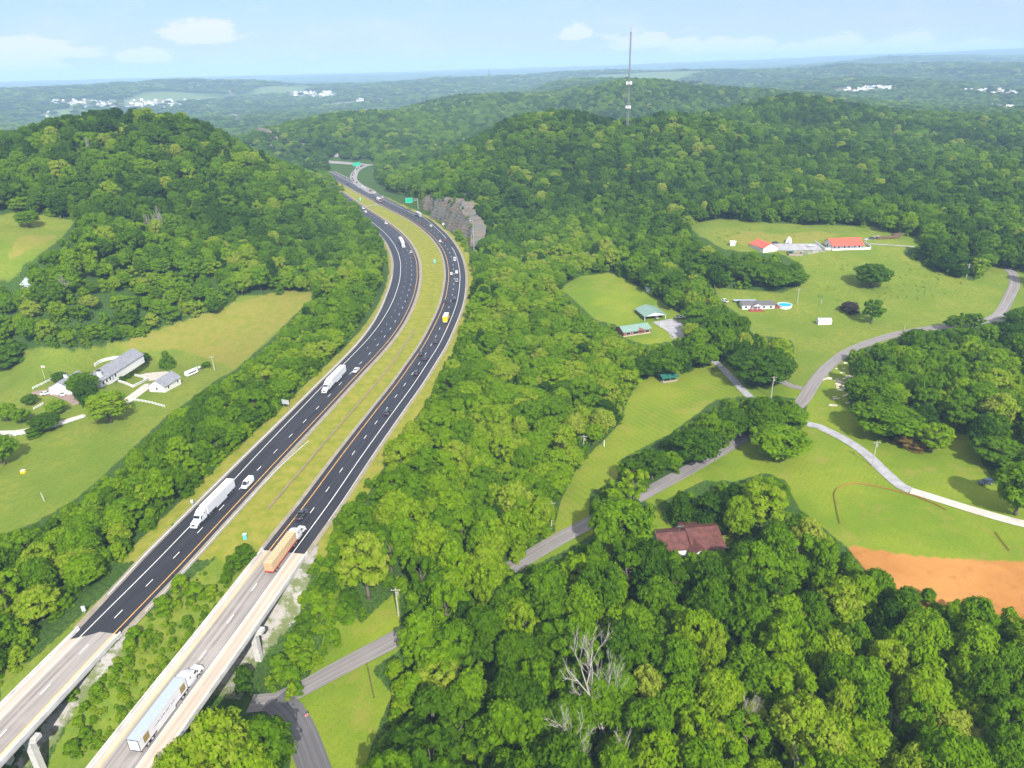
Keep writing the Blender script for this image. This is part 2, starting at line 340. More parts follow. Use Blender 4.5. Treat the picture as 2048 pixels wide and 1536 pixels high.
def asphalt(name, col, wear=0.25, sx=0.0, rough=0.6):
    """road surface whose streaks run along the ribbon (UV: u = metres along, v = metres across)"""
    t = NT(name); uv = t.n('ShaderNodeUVMap').outputs[0]
    mp = t.n('ShaderNodeMapping'); t.l(uv, mp.inputs[0]); mp.inputs['Scale'].default_value = (0.02, 1.1, 1)
    st = t.noise(mp.outputs[0], 1.0, 3, 0.6); f = t.noise(uv, 0.12, 5, 0.65); g = t.noise(uv, 2.2, 3, 0.7)
    c = t.mix(t.step(st, 0.35, 0.68), tuple(x * (1 - wear) for x in col), tuple(x * (1 + wear * 1.3) for x in col))
    c = t.mix(t.math('MULTIPLY', t.step(f, 0.45, 0.75), 0.5), c, tuple(x * (1 + wear * 1.6) for x in col))
    c = t.mix(t.math('MULTIPLY', t.step(g, 0.5, 0.8), 0.25), c, tuple(x * 1.5 for x in col))
    t.bsdf(c, rough, spec=0.35, normal=t.bump(g, 0.15, 0.02)); return t.m
M['asphalt'] = asphalt('fresh_asphalt', (0.0175, 0.018, 0.024), 0.36, rough=0.55)
M['bridge_deck'] = asphalt('worn_bridge_deck', (0.225, 0.205, 0.19), 0.26, rough=0.8)
M['deck_shoulder'] = asphalt('tan_deck_shoulder', (0.40, 0.33, 0.27), 0.14, rough=0.85)
M['old_asphalt'] = asphalt('old_asphalt', (0.095, 0.092, 0.098), 0.18, rough=0.85)
M['lane_grey'] = asphalt('grey_lane', (0.175, 0.162, 0.158), 0.2, rough=0.85)
M['ramp_grey'] = asphalt('pale_ramp_concrete', (0.21, 0.20, 0.195), 0.2, rough=0.85)
M['line_white'] = pm('white_road_paint', (0.78, 0.78, 0.76), 0.6, var=0.15, scale=1.0, world=True)
M['line_yellow'] = pm('yellow_road_paint', (0.74, 0.42, 0.09), 0.6, var=0.2, scale=1.0, world=True)
M['verge'] = concrete('verge_gravel', (0.245, 0.215, 0.165))

# ------------------------------------------------------------------ zones of open ground, surveyed in the photograph
POLY = {
 'hwy': [(0,1640),(0,1335),(60,1325),(130,1262),(165,1212),(240,1158),(300,1093),(345,1028),(400,973),(470,910),(545,848),(566,813),(600,788),(650,733),(700,673),(742,613),(762,568),(778,520),(766,475),(745,437),(728,412),(690,374),(670,354),(664,336),(658,322),(745,322),(748,352),(775,380),(812,388),(845,405),(880,445),(915,480),(938,530),(942,580),(926,640),(903,695),(863,765),(835,826),(795,858),(768,893),(748,933),(702,988),(664,1038),(650,1083),(637,1140),(592,1200),(557,1270),(532,1330),(525,1390),(440,1395),(300,1640)],
 'lowroad': [(530,1412),(600,1392),(640,1300),(662,1192),(690,1192),(720,1248),(798,1176),(800,1300),(742,1340),(785,1388),(762,1440),(728,1536),(700,1640),(560,1640),(590,1470)],
 'lane2': [(1030,1148),(1042,1108),(1110,1063),(1180,1038),(1190,1066),(1112,1110)],
 'mown': [(1108,1060),(1122,1000),(1163,922),(1200,888),(1238,850),(1255,800),(1273,768),(1320,742),(1395,735),(1422,713),(1505,790),(1430,800),(1340,868),(1242,918),(1235,958),(1180,985),(1178,1042)],
 'lane3': [(1262,992),(1320,968),(1425,912),(1470,880),(1515,888),(1405,962),(1310,1012)],
 'big': [(1400,962),(1500,890),(1600,862),(1612,843),(1690,878),(1760,930),(1850,985),(2100,1050),(2100,1225),(1960,1195),(1830,1172),(1742,1132),(1700,1100),(1602,1020),(1570,962),(1530,945),(1475,962)],
 'yard': [(1314,1092),(1297,1062),(1312,1012),(1342,1042),(1462,1052),(1470,1082),(1442,1098),(1396,1102),(1338,1102)],
 'roadside': [(1610,842),(1622,762),(1680,722),(1702,722),(1692,790),(1720,850),(1790,885),(1850,905),(1890,862),(1940,868),(1962,920),(1990,962),(2100,1000),(2100,1060),(1850,985),(1700,882)],
 'barnyard': [(1120,575),(1160,552),(1220,545),(1268,567),(1310,592),(1352,622),(1372,632),(1368,662),(1345,682),(1292,690),(1258,680),(1238,672),(1232,650),(1190,640)],
 'meadow': [(1372,450),(1440,437),(1560,447),(1740,452),(1800,472),(1832,470),(1842,490),(1800,503),(1868,540),(1950,562),(1985,530),(2048,540),(2100,600),(2012,622),(2000,640),(1960,650),(1800,660),(1792,680),(1702,700),(1642,740),(1622,762),(1590,772),(1556,762),(1590,720),(1585,680),(1505,670),(1492,640),(1440,602),(1425,562),(1450,575),(1560,588),(1618,562),(1605,530),(1560,507),(1450,500),(1400,472)],
 'farm': [(-60,800),(-60,720),(100,692),(150,702),(250,682),(370,642),(450,615),(480,592),(560,587),(625,585),(590,630),(540,680),(470,740),(430,762),(380,800),(330,835),(240,920),(150,1000),(60,1050),(-60,1090)],
 'glade': [(-40,432),(50,425),(150,440),(130,470),(75,512),(10,562),(-40,562)],
 'cliff': [(848,402),(868,384),(905,384),(922,420),(934,466),(905,452),(870,430)],
 'junction': [(1432,702),(1472,768),(1512,800),(1548,792),(1612,800),(1612,762),(1562,742),(1585,715),(1560,770),(1500,775)],
 'mast': [(940,440),(954,440),(954,500),(940,500)],
}
def inpoly(px, py, poly):
    ins = np.zeros(px.shape, bool); n = len(poly)
    for i in range(n):
        x0, y0 = poly[i]; x1, y1 = poly[(i + 1) % n]
        if y0 == y1: continue
        c = ((y0 > py) != (y1 > py)) & (px < (x1 - x0) * (py - y0) / (y1 - y0) + x0); ins ^= c
    return ins
MW, MH, M0 = 720, 640, -60      # mask raster, 3 px cells, with a margin
_mx, _my = np.meshgrid(M0 + 3 * np.arange(MW) + 1.5, M0 + 3 * np.arange(MH) + 1.5)
MASK = {k: inpoly(_mx, _my, p) for k, p in POLY.items()}
CLEAR = np.zeros((MH, MW), bool)
for k in MASK: CLEAR |= MASK[k]
def look(mask, u, v):
    i = np.clip(((np.asarray(v) - M0) / 3).astype(int), 0, MH - 1); j = np.clip(((np.asarray(u) - M0) / 3).astype(int), 0, MW - 1)
    return mask[i, j]
# ------------------------------------------------------------------ the ground sheet
gu, gv, gd = project(np.stack([gx, gy, gz], 1))
front = (gd > 10) & (np.hypot(gx, gy) < 1500)
def grow(m, n):
    m = m.copy()
    for _ in range(n):
        a = m.copy(); a[1:] |= m[:-1]; a[:-1] |= m[1:]; a[:, 1:] |= m[:, :-1]; a[:, :-1] |= m[:, 1:]; m = a
    return m
inb = (gu > M0 + 4) & (gu < M0 + 3 * MW - 4) & (gv > M0 + 4) & (gv < M0 + 3 * MH - 4)
def zone(keys):
    z = np.zeros(len(gx))
    for k in keys: z = np.maximum(z, (inpoly(gu, gv, POLY[k]) & front))
    return z
lawn = zone(['mown', 'big', 'yard', 'barnyard', 'lane2', 'lane3', 'lowroad', 'roadside', 'junction'])
farmz = zone(['farm']); meadow = zone(['meadow', 'glade'])
meadow = np.maximum(meadow, inpoly(gu, gv, [(255,1262),(440,1110),(560,1085),(430,1250),(330,1390),(170,1600),(60,1600),(160,1400)]) & front)
meadow = np.maximum(meadow, inpoly(gu, gv, [(0,1335),(60,1325),(130,1262),(240,1158),(345,1028),(360,1060),(150,1280),(0,1440)]) & front)
FIELD_UP = [(360,700),(470,738),(640,585),(560,580),(450,612),(370,640),(250,680),(120,700),(40,700)]
dry = inpoly(gu, gv, FIELD_UP) & front
dirt = inpoly(gu, gv, [(1690,1090),(1740,1098),(1830,1112),(1900,1118),(2120,1125),(2160,1260),(1950,1260),(1830,1210),(1740,1150)]) & front
hwyz = ((dH < 5) | ((dR < 19) & (dL < 19))) & near & (gy > 165)
bare = np.zeros(len(gx))
for pl in ([(1572,503),(1585,498),(1660,492),(1665,500),(1610,510)], [(1325,640),(1360,640),(1395,660),(1385,690),(1340,675)], [(1340,540),(1460,512)],):
    if len(pl) > 2: bare = np.maximum(bare, inpoly(gu, gv, pl) & front)
tan = np.zeros(len(gx))
for pl in ([(1440,478),(1500,462),(1560,468),(1640,462),(1690,468),(1600,490),(1570,484),(1500,495)], [(120,470),(40,470),(10,520),(60,500)], [(1480,1020),(1500,1000)],):
    if len(pl) > 2: tan = np.maximum(tan, inpoly(gu, gv, pl) & front)
gully = inpoly(gu, gv, [(560,1110),(640,1085),(600,1230),(520,1320),(480,1400),(420,1390),(520,1180)]) | inpoly(gu, gv, [(255,1262),(262,1290),(150,1420),(80,1536),(20,1536),(120,1400)])
bare = np.maximum(bare, 0.9 * (gully & front & (dH > -2)))
Dg = np.hypot(gx, gy)
far = smst((Dg - 1900) / 600)
ff = fbm(gx * 1.0, gy * 0.55, 900, 77, 3)
fieldz = 0.8 * far * (smst((ff - 0.37) / 0.05)) * (Dg < 7500)
town = np.zeros(len(gx)); pale = np.zeros(len(gx))
for pl in ([(570,182),(670,184),(685,192),(640,199),(560,195)], [(1680,176),(1790,172),(1800,182),(1700,188),(1640,186)], [(1905,178),(2000,176),(2080,186),(2060,196),(1930,186)], [(1975,214),(2050,216),(2050,222),(1990,222)], [(120,200),(330,198),(380,212),(240,220),(90,210)], [(690,203),(760,198),(700,212),(630,214)]):
    town = np.maximum(town, inpoly(gu, gv, pl) & (Dg > 1500) & (gd > 0))
for pl in ([(60,235),(120,218),(155,216),(155,230),(100,240)], [(20,275),(60,262),(55,272),(25,282)], [(97,178),(130,180),(128,188),(100,188)], [(448,202),(482,202),(482,208),(448,208)], [(600,203),(700,207),(690,214),(620,212)], [(780,184),(850,186),(900,190),(780,192)], [(735,170),(780,172),(778,178),(742,178)], [(1620,182),(1700,180),(1760,188),(1640,190)], [(1600,160),(1660,172),(1640,180),(1610,172)]):
    fieldz = np.maximum(fieldz, inpoly(gu, gv, pl) & (Dg > 1500) & (gd > 0))
for pl in ([(452,174),(458,174),(468,190),(462,191)], [(402,210),(420,203),(427,214),(418,222),(405,216)], [(432,204),(462,192),(466,196),(440,205)], [(444,240),(455,229),(470,228),(492,240),(470,246)], [(506,264),(516,263),(562,288),(545,291),(510,280)]):
    pale = np.maximum(pale, inpoly(gu, gv, pl) & (Dg > 900) & (gd > 0))
def blur(a, n=1):
    a = a.reshape(NR, NA).astype(float)
    for _ in range(n):
        a = (np.roll(a, 1, 0) + np.roll(a, -1, 0) + 2 * a) / 4; a = (np.roll(a, 1, 1) + np.roll(a, -1, 1) + 2 * a) / 4
    return a.ravel()
me = bpy.data.meshes.new('ground'); me.vertices.add(len(gx))
me.vertices.foreach_set('co', np.stack([gx, gy, gz], 1).ravel().astype(np.float32))
jj, ii = np.meshgrid(np.arange(NR - 1), np.arange(NA - 1), indexing='ij'); b0 = (jj * NA + ii).ravel()
quads = np.stack([b0, b0 + 1, b0 + NA + 1, b0 + NA], 1).astype(np.int32)
me.loops.add(quads.size); me.loops.foreach_set('vertex_index', quads.ravel())
me.polygons.add(len(quads)); me.polygons.foreach_set('loop_start', np.arange(0, quads.size, 4, dtype=np.int32))
me.polygons.foreach_set('use_smooth', np.ones(len(quads), bool)); me.update(calc_edges=True)
def setcol(name, chans):
    a = me.color_attributes.new(name, 'FLOAT_COLOR', 'POINT'); arr = np.stack(chans, 1).astype(np.float32); a.data.foreach_set('color', arr.ravel())
setcol('zone_near', [blur(lawn), blur(np.maximum(meadow, farmz)), blur(dirt), blur(np.maximum(bare, 0))])
setcol('zone_far', [blur(hwyz), blur(fieldz), blur(np.maximum(town * 0.45, pale)), blur(np.maximum(dry * 0.9, tan))])
MOWN = zone(['mown'])
setcol('zone_extra', [blur(MOWN), MOWN*0, MOWN*0, MOWN*0])
_sd = gp(1350, 885, -9.5)[:2] - gp(1250, 830, -9.5)[:2]; STRIPE = math.atan2(_sd[1], _sd[0])
def ground_mat():
    t = NT('ground_cover'); p = t.pos()
    a1 = t.n('ShaderNodeAttribute', attribute_name='zone_near'); s1 = t.n('ShaderNodeSeparateColor'); t.l(a1.outputs['Color'], s1.inputs[0])
    a2 = t.n('ShaderNodeAttribute', attribute_name='zone_far'); s2 = t.n('ShaderNodeSeparateColor'); t.l(a2.outputs['Color'], s2.inputs[0])
    n1 = t.noise(p, 0.035, 5, 0.6); n2 = t.noise(p, 0.25, 5, 0.65); n3 = t.noise(p, 1.4, 4, 0.7); n4 = t.noise(p, 0.006, 5, 0.6)
    edge = t.math('MULTIPLY', t.math('SUBTRACT', n3, 0.5), 0.7)
    def E(ch, lo=0.35, hi=0.65): return t.step(t.math('ADD', ch, edge), lo, hi)
    under = t.mix(t.step(n3, 0.35, 0.65), (0.022, 0.05, 0.010), (0.055, 0.105, 0.016))
    farforest = t.mix(t.step(n4, 0.3, 0.7), (0.018, 0.050, 0.014), (0.042, 0.095, 0.018))
    pz = t.n('ShaderNodeSeparateXYZ'); t.l(p, pz.inputs[0])
    dist = t.n('ShaderNodeVectorMath', operation='LENGTH'); t.l(p, dist.inputs[0])
    c = t.mix(t.step(dist.outputs['Value'], 1200, 2600), under, farforest)
    # grass kinds
    mp = t.n('ShaderNodeMapping'); t.l(p, mp.inputs[0]); mp.inputs['Rotation'].default_value = (0, 0, math.radians(38))
    wv = t.n('ShaderNodeTexWave'); t.l(mp.outputs[0], wv.inputs[0]); wv.inputs['Scale'].default_value = 0.16; wv.inputs['Distortion'].default_value = 1.2; wv.inputs['Detail'].default_value = 2
    lawnc = t.mix(t.step(n1, 0.3, 0.7), (0.100, 0.168, 0.010), (0.180, 0.222, 0.018))
    lawnc = t.mix(t.math('MULTIPLY', wv.outputs[1], 0.13), lawnc, (0.085, 0.15, 0.014))
    a3 = t.n('ShaderNodeAttribute', attribute_name='zone_extra'); s3 = t.n('ShaderNodeSeparateColor'); t.l(a3.outputs['Color'], s3.inputs[0])
    mp2 = t.n('ShaderNodeMapping'); t.l(p, mp2.inputs[0]); mp2.inputs['Rotation'].default_value = (0, 0, PI / 2 - STRIPE)
    w2 = t.n('ShaderNodeTexWave'); t.l(mp2.outputs[0], w2.inputs[0]); w2.inputs['Scale'].default_value = 0.115; w2.inputs['Distortion'].default_value = 0.8; w2.inputs['Detail'].default_value = 1
    lawnc = t.mix(t.math('MULTIPLY', t.math('MULTIPLY', w2.outputs[1], s3.outputs[0]), 0.38), lawnc, (0.20, 0.205, 0.025))
    lawnc = t.mix(t.math('MULTIPLY', t.step(n2, 0.5, 0.75), 0.45), lawnc, (0.16, 0.16, 0.028))
    lawnc = t.mix(t.math('MULTIPLY', t.step(n3, 0.44, 0.68), 0.42), lawnc, (0.072, 0.122, 0.009))
    nm = t.noise(p, 0.09, 6, 0.72); lawnc = t.mix(t.math('MULTIPLY', t.step(nm, 0.52, 0.66), 0.45), lawnc, (0.215, 0.185, 0.042))
    mead = t.mix(t.step(n1, 0.32, 0.68), (0.100, 0.160, 0.012), (0.168, 0.195, 0.024))
    mead = t.mix(t.math('MULTIPLY', t.step(n2, 0.42, 0.62), 0.55), mead, (0.095, 0.16, 0.016))
    mead = t.mix(t.math('MULTIPLY', t.step(n3, 0.48, 0.66), 0.5), mead, (0.20, 0.165, 0.045))
    n5 = t.noise(p, 0.6, 4, 0.75); mead = t.mix(t.math('MULTIPLY', t.step(n5, 0.46, 0.62), 0.55), mead, (0.075, 0.13, 0.014))
    c = t.mix(E(s1.outputs[0]), c, lawnc)
    c = t.mix(E(s1.outputs[1]), c, mead)
    c = t.mix(E(a2.outputs['Alpha']), c, t.mix(t.step(n2, 0.35, 0.65), (0.150, 0.172, 0.022), (0.200, 0.182, 0.038)))
    verge = t.mix(t.step(n2, 0.35, 0.65), (0.150, 0.178, 0.017), (0.225, 0.210, 0.036))
    verge = t.mix(t.math('MULTIPLY', t.step(n3, 0.48, 0.75), 0.5), verge, (0.16, 0.20, 0.018))
    c = t.mix(E(s2.outputs[0]), c, verge)
    dirtc = t.mix(t.step(n1, 0.3, 0.7), (0.28, 0.122, 0.030), (0.40, 0.195, 0.058))
    dirtc = t.mix(t.math('MULTIPLY', t.step(n2, 0.5, 0.75), 0.5), dirtc, (0.17, 0.065, 0.018))
    mpd = t.n('ShaderNodeMapping'); t.l(p, mpd.inputs[0]); mpd.inputs['Rotation'].default_value = (0, 0, 0.35); mpd.inputs['Scale'].default_value = (0.05, 0.6, 1); nd = t.noise(mpd.outputs[0], 1.0, 5, 0.7); dirtc = t.mix(t.math('MULTIPLY', t.step(nd, 0.5, 0.65), 0.45), dirtc, (0.30, 0.145, 0.048))
    c = t.mix(E(s1.outputs[2], 0.25, 0.75), c, dirtc)
    ng = t.noise(p, 3.5, 3, 0.7); grav = t.mix(t.step(ng, 0.3, 0.7), (0.24, 0.225, 0.205), (0.34, 0.325, 0.30))
    grav = t.mix(t.math('MULTIPLY', t.step(n2, 0.43, 0.58), 0.85), grav, (0.085, 0.115, 0.02))
    c = t.mix(E(a1.outputs['Alpha']), c, grav)
    c = t.mix(s2.outputs[1], c, (0.12, 0.17, 0.055))
    c = t.mix(s2.outputs[2], c, t.mix(t.step(n2, 0.4, 0.6), (0.34, 0.29, 0.25), (0.13, 0.14, 0.08)))
    bn = t.n('ShaderNodeTexNoise'); t.l(p, bn.inputs['Vector']); bn.inputs['Scale'].default_value = 0.05; bn.inputs['Detail'].default_value = 6
    bf = t.math('MULTIPLY', t.step(dist.outputs['Value'], 1200, 2600), 9.0)
    h = t.math('ADD', t.math('MULTIPLY', n3, 0.16), t.math('MULTIPLY', bn.outputs[0], bf))
    b = t.n('ShaderNodeBump'); b.inputs['Strength'].default_value = 0.8; b.inputs['Distance'].default_value = 1.0; t.l(h, b.inputs['Height'])
    t.bsdf(c, 0.95, spec=0.1, normal=b.outputs[0]); return t.m
me.materials.append(ground_mat())
tag(place(bpy.data.objects.new('ground', me)), kind='structure')

# ------------------------------------------------------------------ ribbons: carriageways, lanes, painted lines
def ribbon(name, L, o0, o1, zoff, mat, zf=None, cross=2, kind='structure', thick=0.0, parent=None, cap=None):
    """strip between two left-hand offsets of line L; zf None = follow the highway grade (0)"""
    o0 = np.broadcast_to(np.asarray(o0, float), len(L)); o1 = np.broadcast_to(np.asarray(o1, float), len(L))
    n, _ = normals(L); s = arclen(L); me = bpy.data.meshes.new(name); V = []; UVs = []
    for k in range(cross + 1):
        o = o0 + (o1 - o0) * k / cross; P = L + n * o[:, None]
        z = (zf(P[:, 0], P[:, 1]) if zf else np.zeros(len(L))) + zoff
        V.append(np.column_stack([P, z])); UVs.append(np.column_stack([s, o]))
    V = np.stack(V, 1); U = np.stack(UVs, 1).reshape(-1, 2); nc = cross + 1
    fs = [(i*nc+k, i*nc+k+1, (i+1)*nc+k+1, (i+1)*nc+k) if o0[0] > o1[0] else (i*nc+k+1, i*nc+k, (i+1)*nc+k, (i+1)*nc+k+1) for i in range(len(L)-1) for k in range(cross)]
    fs = [tuple(reversed(f)) for f in fs]
    me.from_pydata(V.reshape(-1, 3).tolist(), [], fs); me.materials.append(mat)
    uv = me.uv_layers.new(name='UVMap'); li = np.empty(len(me.loops), np.int32); me.loops.foreach_get('vertex_index', li)
    uv.data.foreach_set('uv', U[li].ravel().astype(np.float32)); me.update()
    me.flip_normals() if me.polygons[0].normal.z < 0 else None
    o = place(bpy.data.objects.new(name, me), parent=parent)
    if kind: tag(o, kind=kind)
    return o
def dashes(name, L, o, w, dash, gap, z, mat, start=0.0):
    s = arclen(L); n, _ = normals(L); mb = MB(); k = start
    def at(d, oo):
        x = np.interp(d, s, L[:, 0]); y = np.interp(d, s, L[:, 1]); nx = np.interp(d, s, n[:, 0]); ny = np.interp(d, s, n[:, 1])
        return (x + nx * oo, y + ny * oo, z)
    while k + dash < s[-1]:
        oo = np.interp(k, s, np.broadcast_to(np.asarray(o, float), len(L)))
        mb.add([at(k, oo + w/2), at(k + dash, oo + w/2), at(k + dash, oo - w/2), at(k, oo - w/2)], [(3,2,1,0)]); k += dash + gap
    return tag(part(name, mb, mat), kind='structure')
sL = arclen(LYL); sR = arclen(RYL)
# widths along the curves: left carriageway 2 -> 3 lanes upstream
yL = LYL[:, 1]; yR = RYL[:, 1]
lw = np.interp(yL, [0, 140, 190, 250, 320, 900], [7.3, 7.6, 8.0, 10.0, 11.3, 11.4])      # left edge line from the yellow line
lpav = np.interp(yL, [0, 132, 165, 300, 420, 900], [9.4, 9.4, 12.0, 12.9, 16.2, 16.2])
rw = np.interp(yR, [0, 540, 620, 680, 760, 900], [7.35, 7.5, 10.2, 14.2, 14.6, 14.6])
rpav = rw + np.interp(yR, [0, 500, 560, 650, 900], [3.5, 3.6, 3.4, 3.0, 2.4])
LG, RG = slice(iL, None), slice(iR, None)
ribbon('verge', LYL[LG], lpav[LG] + 1.9, -3.4, -0.02, M['verge'], cross=2).name = 'verge'
ribbon('verge', RYL[RG], 3.3, -(rpav[RG] + 1.6), -0.02, M['verge'], cross=2)
ribbon('highway', LYL[LG], lpav[LG], -1.5, 0.03, M['asphalt'], cross=8)
ribbon('highway', RYL[RG], 1.9, -rpav[RG], 0.03, M['asphalt'], cross=8)
# paint on the approach and on the bridges at the same level
ZP = 0.045
for nm, L, o, m, w in (('road_marking', LYL, 0.0, 'line_yellow', .2), ('road_marking', LYL, lw, 'line_white', .2), ('road_marking', RYL, 0.0, 'line_yellow', .2)):
    ribbon(nm, L, np.asarray(o) + w/2, np.asarray(o) - w/2, ZP, M[m], cross=1)
kR = nearest(RYL, gp(893.9, 477.6)[:2]); kR2 = nearest(RYL, gp(902, 493)[:2])
ribbon('road_marking', RYL[:kR2], -(rw[:kR2] - .1), -(rw[:kR2] + .1), ZP, M['line_white'], cross=1)
ribbon('road_marking', RYL[kR:], -(rw[kR:] - .1), -(rw[kR:] + .1), ZP, M['line_white'], cross=1)
dashes('road_marking', LYL, 3.66, .18, 3.05, 9.14, ZP, M['line_white'], 2.0)
kl = nearest(LYL, gp(700, 700)[:2]); dashes('road_marking', LYL[kl:], 7.3, .18, 1.2, 11.0, ZP, M['line_white'], 4.0)
dashes('road_marking', RYL, -3.66, .18, 3.05, 9.14, ZP, M['line_white'], 8.0)
kr = nearest(RYL, gp(880, 468)[:2]); dashes('road_marking', RYL[kr:], -7.3, .18, 3.05, 9.14, ZP, M['line_white'], 4.0)
kg = nearest(RYL, gp(820, 432)[:2]); ribbon('road_marking', RYL[kg:], -10.7, -11.0, ZP, M['line_white'], cross=1)
# far end of the right carriageway: exit ramp climbing to the crossroad
def polyline(px, z=None, step=4.0, k=5):
    P = np.array([(gp(u, v, z) if z is not None else ground(u, v))[:2] for u, v in px])
    s = np.r_[0, np.cumsum(np.linalg.norm(np.diff(P, axis=0), axis=1))]; ss = np.linspace(0, s[-1], max(4, int(s[-1] / step)))
    R = np.stack([np.interp(ss, s, P[:, i]) for i in (0, 1)], 1)
    if len(R) > 2 * k:
        ker = np.hanning(k + 2)[1:-1]; ker /= ker.sum(); h = k // 2
        S = np.stack([np.convolve(R[:, i], ker, 'same') for i in (0, 1)], 1); S[:h] = R[:h]; S[-h:] = R[-h:]; R = S
    return R
def lane(name, px, width, mat, zoff=0.14, z=None, step=3.0, k=7, cross=3):
    L = polyline(px, z, step, k); return ribbon(name, L, width/2, -width/2, zoff, M[mat], zf=height, cross=cross), L
ramp, RAMPL = lane('exit_ramp', [(748,388),(728,377.5),(714,367),(707,358),(708,350),(713,342),(722,336),(738,330)], 9.0, 'ramp_grey', 0.35)
lane('exit_ramp', [(713,342),(716,334),(716,328)], 7.0, 'ramp_grey', 0.45)
lane('crossroad', [(640,322.5),(680,325.5),(716,328.5),(745,331)], 9.0, 'ramp_grey', 0.55)
lane('crossroad', [(640,312),(688,310.5)], 8.0, 'ramp_grey', 0.6)
lane('crossroad', [(540,290),(590,291),(612,292)], 9.0, 'ramp_grey', 1.0)
lane('median_crossover', [(728,412.5),(745,411),(760,409)], 6.0, 'ramp_grey', 0.05)
# country lanes
lane('lane', [(500,1408),(540,1404),(575,1398),(620,1368),(665,1345),(720,1315),(775,1288),(830,1258),(890,1215),(960,1170),(1030,1132),(1080,1100),(1130,1072),(1190,1040),(1240,1012),(1290,988),(1350,955),(1420,915),(1480,880),(1530,850),(1570,830),(1604,806),(1625,770),(1650,738),(1690,705),(1740,684),(1790,669),(1850,658),(1920,650),(1985,640),(2005,622),(2018,595),(2030,570),(2026,545),(2005,530),(1975,518)], 5.6, 'lane_grey')
lane('lane', [(548,1400),(575,1420),(595,1450),(612,1490),(630,1540),(650,1600)], 6.6, 'old_asphalt', 0.16)
lane('lane', [(1985,641),(2020,643),(2060,646)], 4.0, 'lane_grey', 0.16)
lane('lane', [(1604,777),(1580,772),(1560,762),(1546,752)], 4.2, 'lane_grey', 0.16)
lane('driveway', [(1500,795),(1485,780),(1462,755),(1440,732),(1415,712),(1385,693),(1362,672),(1345,655),(1330,645)], 3.6, 'gravel_road', 0.17)
lane('gravel_drive', [(1604,846),(1640,854),(1690,878),(1735,908),(1765,942),(1800,972),(1822,982)], 4.4, 'gravel_road', 0.18)
lane('concrete_drive', [(1822,982),(1880,1000),(1950,1022),(2020,1042),(2100,1060)], 4.2, 'drive', 0.19)
lane('gravel_yard', [(1325,641),(1350,655),(1372,672)], 14.0, 'gravel_road', 0.13)
lane('gravel_yard', [(1548,494),(1600,494),(1640,494)], 14.0, 'gravel_road', 0.13)
lane('driveway', [(235,815),(262,797),(285,780),(300,768)], 5.0, 'drive', 0.15)
lane('driveway', [(286,755),(305,750),(330,756)], 14.0, 'drive', 0.13)
lane('driveway', [(60,790),(90,785),(120,786),(150,797),(162,806)], 6.5, 'paver', 0.15)
lane('driveway', [(-20,868),(30,866),(80,856),(120,847),(168,832)], 4.0, 'drive', 0.15)
lane('footpath', [(1740,488),(1790,491),(1830,494)], 1.6, 'gravel_road', 0.15)
lane('footpath', [(1730,480),(1745,476),(1760,472)], 3.0, 'gravel_road', 0.15)
lane('drain', [(831,660),(809,689),(787,723),(757,762),(725,799),(711,814.5),(676,855),(640.6,895),(605.5,937.5),(570,978),(535,1020)], 0.8, 'drain', 0.25, step=2.0)
